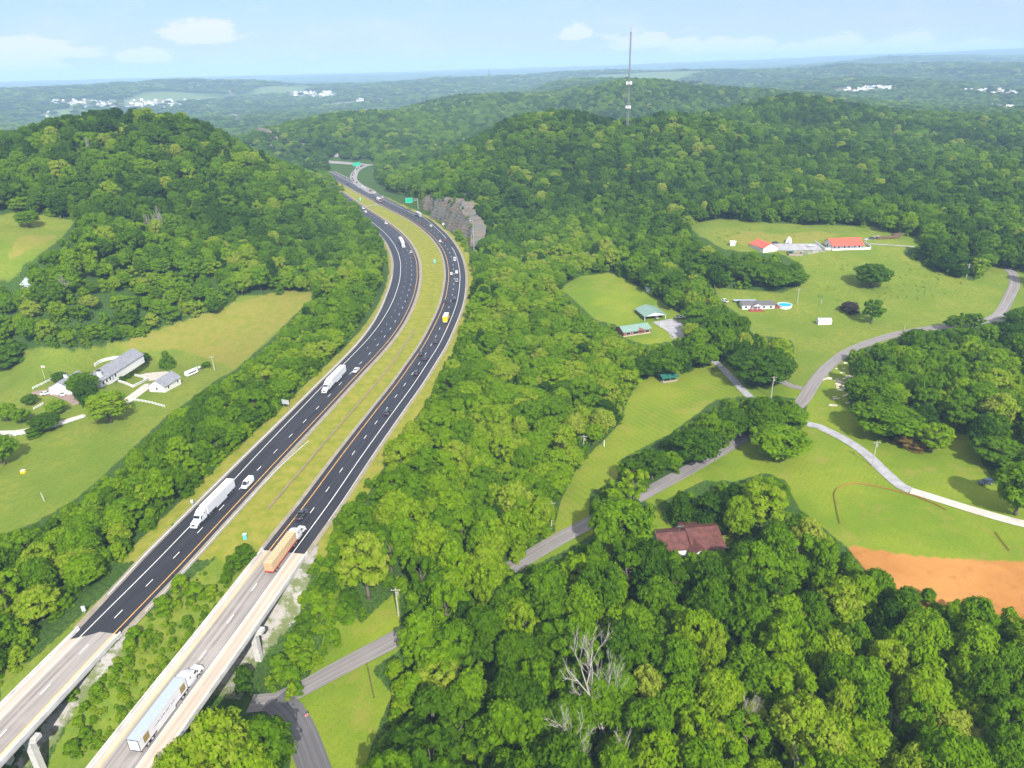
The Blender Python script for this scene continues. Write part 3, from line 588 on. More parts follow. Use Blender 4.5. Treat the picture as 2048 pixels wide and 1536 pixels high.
# ------------------------------------------------------------------ the two bridges
def extrude_profile(name, L, prof, mat, parent):
    """sweep a closed cross-section (offset, z) along L"""
    n, _ = normals(L); mb = MB(); rings = [[(L[i,0] + n[i,0]*o, L[i,1] + n[i,1]*o, z) for o, z in prof] for i in range(len(L))]
    mb.loft(rings); return part(name, mb, mat, parent)
def bridge(label, L, oL, oR, yo, wo, piers, kend):
    t = thing('road_bridge', label, 'bridge', (0,0,0), group='twin highway bridges')
    K = L[:kend + 1]
    extrude_profile('deck_slab', K, [(oL, 0.0), (oR, 0.0), (oR, -0.45), (oR - -0.9, -0.55), (oL - 0.9, -0.55), (oL, -0.45)], M['concrete'], t)
    for oo in np.linspace(oR + 1.6, oL - 1.6, 5): extrude_profile('girder', K[:-1], [(oo+.35, -.552), (oo-.35, -.552), (oo-.3, -1.7), (oo+.3, -1.7)], M['concrete_pale'], t)
    for s, o in ((1, oL), (-1, oR)):
        w = extrude_profile('parapet', K, [(o, 0.001), (o + s*.02, .95), (o - s*.28, .95), (o - s*.30, .45), (o - s*.48, .12), (o - s*.48, 0.001)], M['concrete_pale'] , t)
    ribbon('lane_surface', K, wo[0], wo[1], 0.02, M['bridge_deck'], cross=6, kind=None, parent=t)
    ribbon('shoulder', K, oL - .5, wo[0], 0.02, M['deck_shoulder'], cross=2, kind=None, parent=t)
    ribbon('shoulder', K, wo[1], oR + .5, 0.02, M['deck_shoulder'], cross=2, kind=None, parent=t)
    n, tg = normals(L)
    for y in piers:
        k = int(np.abs(L[:, 1] - y).argmin()); p = L[k] + n[k] * (oL + oR) / 2; hw = (oL - oR) / 2
        zg = min(hz(*(p + n[k]*q)) for q in (-3, 0, 3)) - 0.6
        a = math.atan2(n[k,1], n[k,0])
        mb = MB(); mb.loft([[(-hw-.3,-.8,-2.5),(-hw-.3,.8,-2.5),(-hw+3.2,.8,-4.2),(hw-3.2,.8,-4.2),(hw+.3,.8,-2.5),(hw+.3,-.8,-2.5),(hw-3.2,-.8,-4.2),(-hw+3.2,-.8,-4.2)][:0] or
                            [(x, yy, z) for x, z in ((-hw-.5,-1.71),(-hw-.5,-2.7),(-hw+2.6,-4.0),(hw-2.6,-4.0),(hw+.5,-2.7),(hw+.5,-1.71))] for yy in (-.85, .85)])
        c = part('pier_cap', mb, M['concrete_pale'], t); c.location = (p[0], p[1], 0); c.rotation_euler = (0,0,a)
        for s in (-1, 1):
            mb = MB(); mb.box(s*(hw-2.3)-.8, s*(hw-2.3)+.8, -.7, .7, zg, -3.0, .06, .03)
            q = part('pier_column', mb, M['concrete_pale'], t); q.location = (p[0], p[1], 0); q.rotation_euler = (0,0,a)
    # abutment and its sloped wing walls
    k = kend; p = L[k]; a = math.atan2(n[k,1], n[k,0]); mb = MB()
    mb.box(oR - .2, oL + .2, -.2, 1.6, -6.0, -0.12)
    ab = part('abutment', mb, M['concrete'], t); ab.location = (p[0], p[1], 0); ab.rotation_euler = (0,0,a)
    for s, o in ((1, oL), (-1, oR)):
        mb = MB(); mb.loft([[(o - s*.35 + q, yy, z) for yy, z in ((1.6,-3.0),(9,-1.0),(9,.35),(1.6,.94))] for q in (-.18, .18)])
        ww = part('wing_wall', mb, M['concrete_pale'], t); ww.location = (p[0], p[1], 0); ww.rotation_euler = (0,0,a)
    return t
bridge('concrete highway bridge carrying oncoming traffic, its deck half covered by a dark asphalt edge', LYL, 9.95, -2.15, 0, (7.0, -0.05), (109, 72, 35), iL)
bridge('concrete highway bridge carrying the long grey trailer and the lumber truck', RYL, 1.95, -11.95, 0, (0.05, -7.35), (139, 100, 62), iR)
# ragged ends where the fresh asphalt laps onto the decks
for nm, px in (('asphalt_patch', [(139,1279),(158,1258),(262,1250),(249,1254),(234,1264),(201,1263.5),(180,1270)]), ):
    mb = MB(); mb.add([(*gp(u, v)[:2], 0.040) for u, v in px], [tuple(range(len(px)))]); o = tag(part(nm, mb, M['asphalt']), kind='structure')
    if o.data.polygons[0].normal.z < 0: o.data.flip_normals()
# ------------------------------------------------------------------ guard rails
def guardrail(label, L, zf, post=2.6, h=.72, face=1, mat='rail_steel'):
    t = thing('guardrail', label, 'guardrail', (0,0,0)); mb = MB(); n, _ = normals(L)
    prof = [(.02,.42),(.09,.49),(.03,.57),(.09,.65),(.02,.74),(-.06,.74),(-.04,.65),(-.06,.57),(-.04,.49),(-.06,.42)]
    z = zf(L[:,0], L[:,1]) if zf else np.zeros(len(L))
    mb.loft([[(L[i,0] + n[i,0]*o*face, L[i,1] + n[i,1]*o*face, z[i] + q) for o, q in prof] for i in range(len(L))])
    part('rail', mb, M[mat], t)
    s = arclen(L); mb = MB(); d = 0.6
    while d < s[-1]:
        x = np.interp(d, s, L[:,0]); y = np.interp(d, s, L[:,1]); zz = np.interp(d, s, z); nx = np.interp(d, s, n[:,0])*face; ny = np.interp(d, s, n[:,1])*face
        x -= nx*.12; y -= ny*.12
        mb.box(x-.08, x+.08, y-.08, y+.08, zz-.5, zz+h); d += post
    o = part('posts', mb, M['pole'], t); o['kind'] = 'stuff'; return t
def sub(L, y0, y1): return L[(L[:,1] > y0) & (L[:,1] < y1)]
guardrail('galvanised guardrail along the grassy median with a flared end', np.vstack([sub(offset(LYL, -3.0), 141, 205), offset(LYL, -3.0 - np.clip((LYL[:,1]-200)/36, 0, 1)**2 * 2.6)[(LYL[:,1] >= 205) & (LYL[:,1] < 236)]]), height, face=1)
guardrail('long guardrail on the outer edge of the oncoming carriageway below the wooded slope', sub(offset(LYL, lpav + .5), 150, 470), height, face=-1, post=3.4)
guardrail('guardrail on wooden posts beside the outbound carriageway and the wooded strip', sub(offset(RYL, -(rpav + .5)), 178, 430), height, face=1, post=2.6)
# ------------------------------------------------------------------ rock cuts
def rock_mat():
    t = NT('layered_limestone'); p = t.pos(); s = t.n('ShaderNodeSeparateXYZ'); t.l(p, s.inputs[0])
    n = t.noise(p, 0.12, 5, 0.6); n3 = t.noise(p, 0.9, 5, 0.7)
    z = t.math('ADD', t.math('MULTIPLY', s.outputs[2], 1.5), t.math('MULTIPLY', n, 2.2))
    cb = t.n('ShaderNodeCombineXYZ'); t.l(z, cb.inputs[2]); st = t.noise(cb.outputs[0], 1.3, 4, 0.7)
    c = t.mix(t.step(st, 0.40, 0.60), (0.060, 0.058, 0.055), (0.165, 0.16, 0.15))
    c = t.mix(t.math('MULTIPLY', t.step(n, 0.42, 0.62), 0.65), c, (0.165, 0.118, 0.078))
    c = t.mix(t.math('MULTIPLY', t.step(n3, 0.52, 0.70), 0.6), c, (0.06, 0.095, 0.02))
    t.bsdf(c, 0.95, spec=0.1, normal=t.bump(t.math('ADD', t.math('MULTIPLY', st, 0.5), n3), 0.5, 0.5)); return t.m
M['rock'] = rock_mat()
ROCKS = []
def rock_cut(label, base, tops, back, rows=30, amp=1.1, inward=None):
    """faced block of bedrock: base line (x,y), face heights along it, a top that runs back into the hill"""
    base = np.array(base); s = np.r_[0, np.cumsum(np.linalg.norm(np.diff(base, axis=0), axis=1))]; n = max(24, int(s[-1] / 1.2)); ss = np.linspace(0, s[-1], n)
    B = np.stack([np.interp(ss, s, base[:, i]) for i in (0, 1)], 1); Hh = np.interp(ss, s, tops) + fbm(ss, ss*0, 9, 3, 3) * 3.2
    t = np.gradient(B, axis=0); t /= np.linalg.norm(t, axis=1)[:, None]; nn = np.stack([t[:, 1], -t[:, 0]], 1)
    if inward is not None and (nn[n//2] @ np.array(inward)) < 0: nn = -nn
    P = np.zeros((rows + 6, n, 3)); zb = height(B[:, 0], B[:, 1]) - 1.0
    for r in range(rows + 6):
        f = min(r / rows, 1.0); z = zb + (Hh + 1.0) * f
        d = 0.55 * Hh * f ** 1.25 + amp * (fbm(ss, z, 7, 21, 4)) + 0.14 * np.sin((z + fbm(ss, z*0, 30, 8, 2)*3) * 2.6) + (fbm(ss, z*0.5, 12, 31, 4) * 4.6)
        if r > rows: d = d + (r - rows) * back / 6; z = z - (r - rows) * 0.2 + fbm(ss, z*0 + r*3, 5, 4, 3) * .5
        P[r, :, 0] = B[:, 0] + nn[:, 0] * d; P[r, :, 1] = B[:, 1] + nn[:, 1] * d; P[r, :, 2] = z
    ROCKS.append(P)
    # end cheeks run back too
    mb = MB(); mb.grid(P)
    for j in (0, n - 1):
        e = len(mb.v); ring = [tuple(P[r, j]) for r in range(rows + 1)]; mb.v += ring; bb = len(mb.v)
        mb.v += [(p[0] + nn[j,0]*back, p[1] + nn[j,1]*back, p[2]) for p in ring]
        for r in range(rows): mb.f.append((e+r, e+r+1, bb+r+1, bb+r)); mb.m.append(0)
    return tag(part('rock_cliff', mb, M['rock']), label, 'cliff')
cl = [gp(842,416,0)[:2], gp(852,425)[:2], gp(868,440)[:2], gp(886,450)[:2], gp(905,463)[:2], gp(922,474)[:2], gp(936,486)[:2]]
rock_cut('long layered grey limestone cut beside the outbound carriageway at the bend', cl, [3, 12, 18, 21, 19, 14, 3], 14, inward=(1, 0.3))
q0, q1 = ground(930, 402), ground(950, 392)
rock_cut('small tan rock outcrop among trees above the layered road cut', [q0[:2], (q0[:2] + q1[:2]) / 2 + np.array([1, -1]), q1[:2]], [3, 10, 4], 10, inward=(0.2, 1))
f0, f1, f2 = ground(506, 281), ground(535, 287), ground(562, 291)
rock_cut('pinkish distant rock cut at the foot of the far wooded ridge', [f0[:2], f1[:2], f2[:2]], [20, 16, 3], 10, inward=(0.2, 1))
# ------------------------------------------------------------------ trees
def leaf_mat(name, stops, trans=0.55):
    t = NT(name); a = t.n('ShaderNodeAttribute', attribute_type='INSTANCER', attribute_name='tint')
    o = t.obj(); g = t.n('ShaderNodeNewGeometry')
    ri = g.outputs['Random Per Island']; nz = t.noise(o, 3.2, 2, 0.5)
    f = t.math('ADD', a.outputs['Fac'], t.math('ADD', t.math('MULTIPLY', t.math('SUBTRACT', nz, 0.5), 0.45), t.math('MULTIPLY', t.math('SUBTRACT', ri, 0.5), 0.22)), clamp=True)
    c = t.ramp(f, stops)
    d = t.n('ShaderNodeBsdfPrincipled'); t.l(c, d.inputs['Base Color']); d.inputs['Roughness'].default_value = 0.55; d.inputs['Specular IOR Level'].default_value = 0.07
    tr = t.n('ShaderNodeBsdfTranslucent'); c2 = t.mix(1.0, c, (1.0, 1.0, 0.45), 'MULTIPLY'); t.l(c2, tr.inputs[0])
    mx = t.n('ShaderNodeMixShader'); mx.inputs[0].default_value = trans; t.l(d.outputs[0], mx.inputs[1]); t.l(tr.outputs[0], mx.inputs[2])
    t.l(mx.outputs[0], t.out.inputs[0]); return t.m
M['leaf'] = leaf_mat('broadleaf_foliage', [(0.0, (0.028, 0.082, 0.003)), (0.3, (0.078, 0.172, 0.001)), (0.6, (0.150, 0.288, 0.001)), (0.82, (0.235, 0.360, 0.003)), (1.0, (0.32, 0.375, 0.045))])
M['leaf_purple'] = leaf_mat('dark_plum_foliage', [(0.0, (0.022, 0.018, 0.016)), (1.0, (0.05, 0.035, 0.03))], 0.2)
M['leaf_brown'] = leaf_mat('rusty_brush', [(0.0, (0.10, 0.07, 0.02)), (1.0, (0.20, 0.13, 0.03))], 0.2)
def crown_mesh(name, seed, style='round', nblob=38, per=112, leaf=0.052):
    """crown of many small folded leaf sprays gathered in clumps; unit height, unit width"""
    r = np.random.default_rng(seed); cs = []
    z0 = {'round': .30, 'tall': .26, 'open': .34, 'cedar': .06, 'shrub': .02, 'spread': .36, 'forest': .38}[style]
    for i in range(nblob):
        th = r.uniform(0, 2*PI)
        if style == 'cedar':
            h = r.uniform(0, 1) ** 1.3; rad = 0.40 * (1 - h) ** 0.75 + 0.03; z = z0 + (1 - z0) * h * .95; rr = rad * math.sqrt(r.uniform(.25, 1)); br = .10 + .09 * (1 - h)
        else:
            h = r.uniform(0, 1)
            prof = {'round': math.sin(PI * (0.12 + 0.80 * h)) ** .65, 'tall': math.sin(PI * (0.15 + .78 * h)) ** .8, 'open': math.sin(PI * (.15 + .75 * h)) ** .5, 'shrub': math.cos(PI / 2 * h * .9) ** .6, 'spread': math.sin(PI * (.25 + .6 * h)) ** .6, 'forest': math.cos(PI / 2 * h * .93) ** .55}[style]
            rad = 0.37 * prof; z = z0 + (1 - z0) * (h * .86 + .04); rr = rad * r.uniform(.55, 1.05) ; br = r.uniform(.05, .125) * (1.12 if style in ('round', 'forest') else 1.5 if style == 'shrub' else 1.0)
            if style == 'open': br *= .85
        cs.append((rr * math.cos(th), rr * math.sin(th), z, br))
    cs = np.array(cs); n = nblob * per
    b = np.repeat(np.arange(nblob), per)
    u = r.normal(size=(n, 3)); u[:, 2] = u[:, 2] * .8 + .35; u /= np.linalg.norm(u, axis=1)[:, None]
    rad = cs[b, 3] * r.uniform(.45, 1.25, n); asp = 0.78
    ctr = cs[b, :3] + u * rad[:, None] * np.array([1, 1, asp])
    # orientation: mostly facing out of the clump, jittered, tilted up
    nrm = u + r.normal(size=(n, 3)) * .34 + np.array([0, 0, .34]); nrm /= np.linalg.norm(nrm, axis=1)[:, None]
    a = np.cross(nrm, r.normal(size=(n, 3))); a /= np.linalg.norm(a, axis=1)[:, None]; c = np.cross(nrm, a)
    L = leaf * r.uniform(.6, 1.25, n)[:, None]; Wd = L * r.uniform(.45, .8, n)[:, None]
    tip = ctr + a * L; tail = ctr - a * L * .9; l = ctr + c * Wd - nrm * Wd * .35; rt = ctr - c * Wd - nrm * Wd * .35
    V = np.stack([tail, l, tip, rt], 1).reshape(-1, 3)
    k = np.arange(n) * 4
    T = np.stack([np.stack([k, k + 1, k + 2], 1), np.stack([k, k + 2, k + 3], 1)], 1).reshape(-1, 3)
    # a few dark inner masses so that the crown is not see-through everywhere
    me = bpy.data.meshes.new(name); me.vertices.add(len(V)); me.vertices.foreach_set('co', V.ravel().astype(np.float32))
    me.loops.add(T.size); me.loops.foreach_set('vertex_index', T.ravel().astype(np.int32)); me.polygons.add(len(T))
    me.polygons.foreach_set('loop_start', np.arange(0, T.size, 3, dtype=np.int32)); me.update(calc_edges=True)
    return me
def trunk_mesh(name, seed, style):
    r = random.Random(seed); mb = MB(); ht = {'cedar': .9, 'shrub': .35}.get(style, .72); br = .028 if style != 'shrub' else .02
    pts = [(r.uniform(-.012, .012) * k, r.uniform(-.012, .012) * k, -0.04 + (ht + .04) * k / 5) for k in range(6)]
    mb.tube(pts, [br * (1.25 - .2 * k) if k else br * 1.5 for k in range(6)], 6)
    for i in range(7 if style != 'cedar' else 0):
        z = r.uniform(.3, .62) * (1 if style != 'shrub' else .4); th = r.uniform(0, 2*PI); L = r.uniform(.18, .34)
        b0 = Vector((0, 0, z)); d = Vector((math.cos(th), math.sin(th), r.uniform(.5, 1.1))).normalized()
        mb.tube([b0, b0 + d*L*.5 + Vector((0,0,.01)), b0 + d*L], [br*.5, br*.32, br*.1], 4)
    return mb.mesh(name, M['bark'], True)
STY = [('forest',95,76,.040),('forest',80,88,.041),('round',100,74,.040),('round',84,84,.041),('tall',84,80,.040),('tall',76,84,.041),('open',64,78,.040),('spread',92,76,.040),('forest',110,70,.038),('round',112,70,.038),('cedar',60,75,.040),('cedar',54,75,.042),('shrub',26,105,.060),('shrub',22,110,.066),('open',26,90,.054)]
PROTO = []
for i, (st, nb, pr, lf) in enumerate(STY):
    cm = crown_mesh('crown', 100 + i, st, nb, pr, lf); cm.materials.append(M['leaf'])
    PROTO.append((st, cm, trunk_mesh('trunk', 300 + i, st)))
CREATED = []            # (Empty, screen u, v) for labelling
def tree(name, label, loc, w, h, pi, tint, rz=0.0, group=None, cat='tree', leaf=None):
    st, cm, tm = PROTO[pi]
    t = bpy.data.objects.new(name, None); C.objects.link(t); t.location = [float(c) for c in loc]; t.rotation_euler = (0, 0, rz); t.scale = (w, w, h)
    tag(t, label, cat, group)
    k = place(bpy.data.objects.new('trunk', tm), parent=t)
    if leaf:
        cm = cm.copy(); cm.materials.clear(); cm.materials.append(M[leaf])
    c = place(bpy.data.objects.new('crown', cm), parent=t); c['tint'] = float(tint)
    return t
def top_height(p, vtop):
    lo, hi = 0.0, 400.0
    for _ in range(48):
        m = (lo + hi) / 2
        if project((p[0], p[1], p[2] + m))[1] > vtop: lo = m
        else: hi = m
    return lo
SOLO_XY = []
def solo(u, v, vtop, wpx, pi, tint, label, name='deciduous_tree', cat='tree', group=None, leaf=None, wh=None):
    p = ground(u, v); h = max(1.2, top_height(p, vtop)); _, _, zz = project(p)
    w = wpx * float(zz) / F
    # a crown seen from above covers part of its own width in v: trim so that the height is not overstated
    h = max(h * 0.86 - 0.20 * w, w * 0.5); tint = tint if leaf else tint * .86 + .11
    SOLO_XY.append((p[0], p[1], w))
    return tree(name, label, p, w * 1.08, h, pi, tint, RNG.uniform(0, 6.28), group, cat, leaf)
S = solo
S(1238,1108,962,132,2,.52,'big round bright green tree standing alone where the lane passes the mown strip')
S(1360,1045,962,62,10,.05,'dark upright cedar, paler of the pair behind the maroon-roofed house', 'cedar_tree'); S(1415,1050,958,90,11,.0,'broad dark cedar clump behind the maroon-roofed house', 'cedar_tree')
S(1520,768,668,132,9,.10,'large dark spreading tree beside the lane junction, trunk showing')
S(1553,915,822,118,2,.62,'big bright green tree overhanging the end of the asphalt lane')
S(1580,862,790,72,4,.50,'upright mid green tree behind the big bright one at the lane end')
S(1390,925,828,104,9,.12,'broad dull green tree in the row beside the asphalt lane, largest of the row')
S(1262,965,902,62,3,.22,'low olive green tree at the front end of the row beside the lane'); S(1303,958,880,72,2,.14,'grey green rounded tree, second in the row beside the lane')
S(1462,872,798,80,9,.16,'dark green tree in the row beside the lane, nearest the bright one')
S(1520,1062,935,112,6,.84,'pale yellow-green loose tree at the edge of the wood by the maroon roof')
S(1407,735,668,66,2,.48,'small round bright tree with a bare pale trunk beside the gravel driveway')
S(1330,752,668,92,9,.26,'broad tree in the hedge behind the green-roofed pavilion'); S(1290,752,694,72,8,.10,'dark tree at the mown edge left of the green-roofed pavilion')
S(1440,690,598,86,2,.30,'tall tree at the driveway bend in front of the mobile home'); S(1478,690,612,48,4,.18,'narrow darker tree pressed against the tall one by the mobile home'); S(1395,650,585,66,3,.42,'tree hiding the red-roofed shed left of the mobile home'); S(1392,668,618,60,9,.22,'low tree behind the gravel yard beside the red-roofed shed')
S(1742,647,580,50,6,.36,'slender solitary tree with a pale trunk on the open lawn beside the dark plum bush')
S(1697,624,592,42,12,.5,'dark plum-coloured round bush on the open lawn', 'bush', 'bush', leaf='leaf_purple')
S(1742,574,505,74,9,.20,'round solitary tree on the rough meadow below the white porch house')
S(1905,664,618,38,6,.30,'sparse small tree beside the lane, first of three in a line'); S(1922,662,614,32,14,.28,'sparse small tree beside the lane, middle one of three'); S(1946,661,612,40,6,.40,'sparse small tree beside the lane, last of three and palest')
S(2040,656,598,64,2,.34,'round tree cut by the picture edge at the lane turn')
for k, (u, v, vt, w, pi, ti) in enumerate(((1482,562,502,58,9,.26),(1520,572,508,62,2,.34),(1556,578,520,60,8,.36),(1590,572,525,50,3,.36),(1465,545,497,46,4,.28),(1545,556,505,60,9,.2))):
    S(u, v, vt, w, pi, ti, ['dark tree in the grove below the red-roofed garage, at its left end','leafy tree in the middle of the grove below the red-roofed garage','front tree of the grove below the red-roofed garage','bright tree at the right end of the grove below the red-roofed garage','slim tree touching the red-roofed garage','darkest tree in the back of the grove below the red-roofed garage'][k])
S(2030,1030,890,98,4,.55,'tall tree with a thick pale trunk beside the concrete drive and dark car')
S(1862,905,825,76,6,.70,'bright yellow-green small tree with a bare trunk beside a brush pile'); S(1992,930,862,108,3,.34,'rounded tree behind the parked dark car'); S(1765,872,772,138,9,.42,'very broad tree bulging from the wood over the shaded lawn')
S(1338,1158,1094,74,2,.5,'bright tree hiding the left front of the maroon-roofed house'); S(1428,1150,1090,84,3,.42,'leafy tree hiding the right front of the maroon-roofed house'); S(1384,1172,1116,70,9,.46,'low tree in front of the white gable of the maroon-roofed house')
# around the white farmhouse
S(222,845,760,84,7,.80,'broad yellowish tree in front of the white farmhouse drive'); S(186,830,735,46,9,.06,'dark dense tree between the farmhouse and the yellowish one'); S(170,790,728,62,2,.36,'leafy green tree hiding the middle of the white farmhouse')
S(95,862,812,58,9,.14,'round grey-green clipped tree beside the white fence'); S(45,846,806,38,3,.60,'olive round small tree in the farmhouse front garden'); S(18,842,792,48,9,.70,'reddish olive tree at the garden edge by the white cars'); S(115,828,790,40,3,.66,'low olive tree beside the parked white sedan'); S(62,810,780,32,9,.25,'small garden tree behind the parked white sedan'); S(70,872,845,36,12,.35,'low shrub leaning on the white fence','bush','bush')
S(10,930,850,66,2,.58,'bright leafy tree cut off at the field corner below the white fence'); S(28,725,688,78,12,.22,'broad low bush out in the farm field','bush','bush')
S(336,735,690,34,10,.42,'pale conical conifer behind the farmhouse garage drive','conifer_tree'); S(285,725,696,38,9,.10,'dark round tree behind the farmhouse roof'); S(432,628,588,32,9,.18,'tree standing out into the mown hay field'); S(60,455,405,46,7,.50,'lone spreading tree on the small hillside glade'); S(122,765,735,34,9,.20,'dark shrub tree at the farmhouse end wall'); S(413,735,718,22,12,.28,'shrub at the foot of the leaning pole by the trailers','bush','bush')
for u, v, vt, w, lb in ((245,762,748,13,'clipped shrub inside the white garden wall'),(257,757,744,12,'second clipped shrub inside the white garden wall')): S(u, v, vt, w, 12, .15, lb, 'bush', 'bush')
# beside and below the bridges
S(738,1196,1032,112,6,.90,'tall pale yellow-green tree standing above the slope beside the bridge end'); S(492,1376,1322,44,12,.08,'dark bush under the edge of the outbound bridge','bush','bush')
S(392,1600,1450,118,9,.80,'yellow-olive crown overhanging the bridge rail, left of the three'); S(462,1585,1388,132,2,.84,'largest yellow-olive crown at the foot of the picture beside the bridge'); S(545,1560,1408,120,3,.30,'darker green crown beside the junction of the two lanes'); S(520,1600,1462,100,2,.78,'small yellow-olive crown below the largest one'); S(440,1500,1410,92,9,.22,'dark green crown between the bridge rail and the yellow crowns')
GUL = [(160,1452,26,.7),(172,1420,24,.55),(148,1398,30,.62),(176,1480,34,.5),(196,1392,32,.6),(258,1330,26,.6),(262,1300,30,.72),(270,1278,36,.55),(238,1345,24,.45),(262,1360,28,.7),(330,1222,42,.6),(352,1215,26,.8),(376,1248,24,.5),(395,1195,44,.62),(425,1192,30,.8),(470,1140,46,.3),(492,1120,44,.25),(452,1168,30,.35),(362,1180,40,.7),(280,1415,24,.6),(310,1395,18,.5),(300,1290,20,.4),(150,1510,40,.5),(210,1500,26,.65)]
for k, (u, v, w, ti) in enumerate(GUL):
    where = 'between the two bridges' if v > 1270 else 'on the median slope above the bridges'
    S(u, v, v - w * .95, w, 12 + k % 2, ti, 'bushy green shrub ' + where, 'shrub', 'shrub', 'shrubs on the slope between the bridges')
SLOPE = [(590,1300,44,.6),(615,1262,52,.3),(560,1345,46,.55),(640,1235,48,.62),(585,1370,48,.5),(655,1178,44,.2),(700,1216,52,.15),(690,1240,46,.4),(668,1290,38,.5),(632,1210,40,.7),(612,1335,40,.6)]
for k, (u, v, w, ti) in enumerate(SLOPE): S(u, v, v - w * 1.0, w, 12 + k % 2, ti, 'bushy shrub on the slope beside the outbound bridge', 'shrub', 'shrub', 'shrubs on the slope beside the outbound bridge')
for k, (u, v, w) in enumerate(((1806,892,46),(1835,900,40))): S(u, v, v - w * .5, w, 12, .4, ['long heap of dry brush at the wood edge','round heap of dry brush beside the bright small tree'][k], 'brush_pile', 'brush pile', leaf='leaf_brown')

_P = ROCKS[0]; _r = random.Random(6)
for k in range(26):
    rr = _r.choice((0, 1, 3, 12, 18, 22, 26, 28, 29, 30, 30, 31)); q = _P[rr, _r.randrange(4, _P.shape[1] - 4)]; w_ = _r.uniform(2.2, 4.6) if rr < 5 or rr > 25 else _r.uniform(1.4, 2.6)
    tree('shrub', 'shrub clinging to the layered rock cut', (q[0], q[1], q[2] - .3), w_, w_ * .9, 12 + k % 2, _r.uniform(.25, .8), k * 1.3, 'shrubs on the rock cut', 'shrub')
# --- the woods: jittered positions over the terrain, kept out of every opening that the photograph shows
def woods():
    P = []; D = 78.0
    cells = []
    bands = [(78, 260, 7.4), (260, 620, 8.2), (620, 1250, 9.6), (1250, 2000, 12.0), (2000, 3300, 16.0), (3300, 5200, 30.0), (5200, 8000, 46.0)]
    for d0, d1, sp in bands:
        xs = np.arange(-d1 * .86, d1 * .86, sp); ys = np.arange(d0 * .6, d1, sp)
        X, Y = np.meshgrid(xs, ys); X = X + (np.arange(len(ys)) % 2)[:, None] * sp / 2
        X = X.ravel() + RNG.uniform(-.42, .42, X.size) * sp; Y = Y.ravel() + RNG.uniform(-.42, .42, Y.size) * sp
        R = np.hypot(X, Y); A = np.arctan2(X, Y); ok = (R >= d0) & (R < d1) & (np.abs(A) < math.radians(45 if d1 < 700 else 39))
        cells.append(np.stack([X[ok], Y[ok], np.full(ok.sum(), sp)], 1))
    Q = np.vstack(cells); X, Y, SP = Q.T; Z = height(X, Y); R = np.hypot(X, Y)
    big = fbm(X, Y, 55, 41, 3) + .55 * fbm(X, Y, 260, 43, 2); rnd = RNG.uniform(0, 1, len(X))
    Wd = SP * RNG.uniform(1.05, 1.95, len(X)); Hh = 13.0 * RNG.uniform(.66, 1.2, len(X)) * (.72 + .2 * Wd / SP) * np.where(R < 260, 1.15, 1.0)
    Wd = np.where(R > 620, np.minimum(Wd, SP * 1.5), Wd)
    strip = (X > -75) & (X < 60) & (Y > 185) & (Y < 520); Hh = np.where(strip, Hh * .78, Hh); Hh = np.where(R > 3300, Hh * 1.15, Hh)
    lstrip = (X < -70) & (X > -230) & (Y > 120) & (Y < 420); Hh = np.where(lstrip, Hh * .74, Hh); Wd = np.where(lstrip, Wd * .9, Wd)
    return X, Y, Z, R, Wd, Hh, big, rnd
X, Y, Z, R, Wd, Hh, big, rnd = woods()
CLEAR0 = np.zeros((MH, MW), bool)
for k_ in MASK:
    if k_ != 'cliff': CLEAR0 |= MASK[k_]
def keep(X, Y, Z, R, Wd, Hh, tol=.72):
    P = np.stack([X, Y, Z], 1); ok = np.ones(len(X), bool)
    cb_ = np.array(cl); dd_ = ((X[:, None] - cb_[None, :, 0]) ** 2 + (Y[:, None] - cb_[None, :, 1]) ** 2); kk = dd_.argmin(1); behind = ((X - cb_[kk, 0]) + .3 * (Y - cb_[kk, 1])) > 11
    right = np.stack([np.cos(np.arctan2(X, Y)), -np.sin(np.arctan2(X, Y)), np.zeros_like(X)], 1)
    for fh, fw in ((0.05,0),(.45,0),(.45,tol*.5),(.45,-tol*.5),(.7,tol*.48),(.7,-tol*.48),(.7,0),(.92,0),(.88,.25),(.88,-.25)):
        q = P + right * (Wd * fw)[:, None]; q[:, 2] += Hh * fh
        u, v, z = project(q); ok &= ~(look(CLEAR0, u, v) & (R < 1500)) & ~(look(MASK['cliff'], u, v) & (R < 1500) & ~behind)
    # never on a carriageway, lane or yard, seen or unseen
    nr = R < 1400; xy = np.stack([X, Y], 1)[nr]
    dd = np.minimum(seg_dist(xy, Rm[::2]), seg_dist(xy, Lm[::2]) - 2.2) < 9.6 + 0.28 * Wd[nr]
    dd |= np.minimum(seg_dist(xy, RYL[:iR:3]), seg_dist(xy, LYL[:iL:3])) < 16
    dd |= seg_dist(xy, RAMPL) < 14
    ok[np.where(nr)[0][dd]] = False
    for sx, sy, sw in SOLO_XY:
        m = (X - sx) ** 2 + (Y - sy) ** 2 < (0.32 * (sw + Wd)) ** 2; ok &= ~(m & (R < 900))
    return ok
u, v, zz = project(np.stack([X, Y, Z + Hh * .7], 1))
openfield = (R > 1500) & (np.interp(R, [1500, 2200], [0, 1]) > 0) & (look(CLEAR, u, v) & False)
ff2 = fbm(X, Y * .55, 900, 77, 3)
ok = keep(X, Y, Z, R, Wd, Hh) & ~((R > 1900) & (ff2 > .37))
uf, vf, _ = project(np.stack([X, Y, Z], 1))
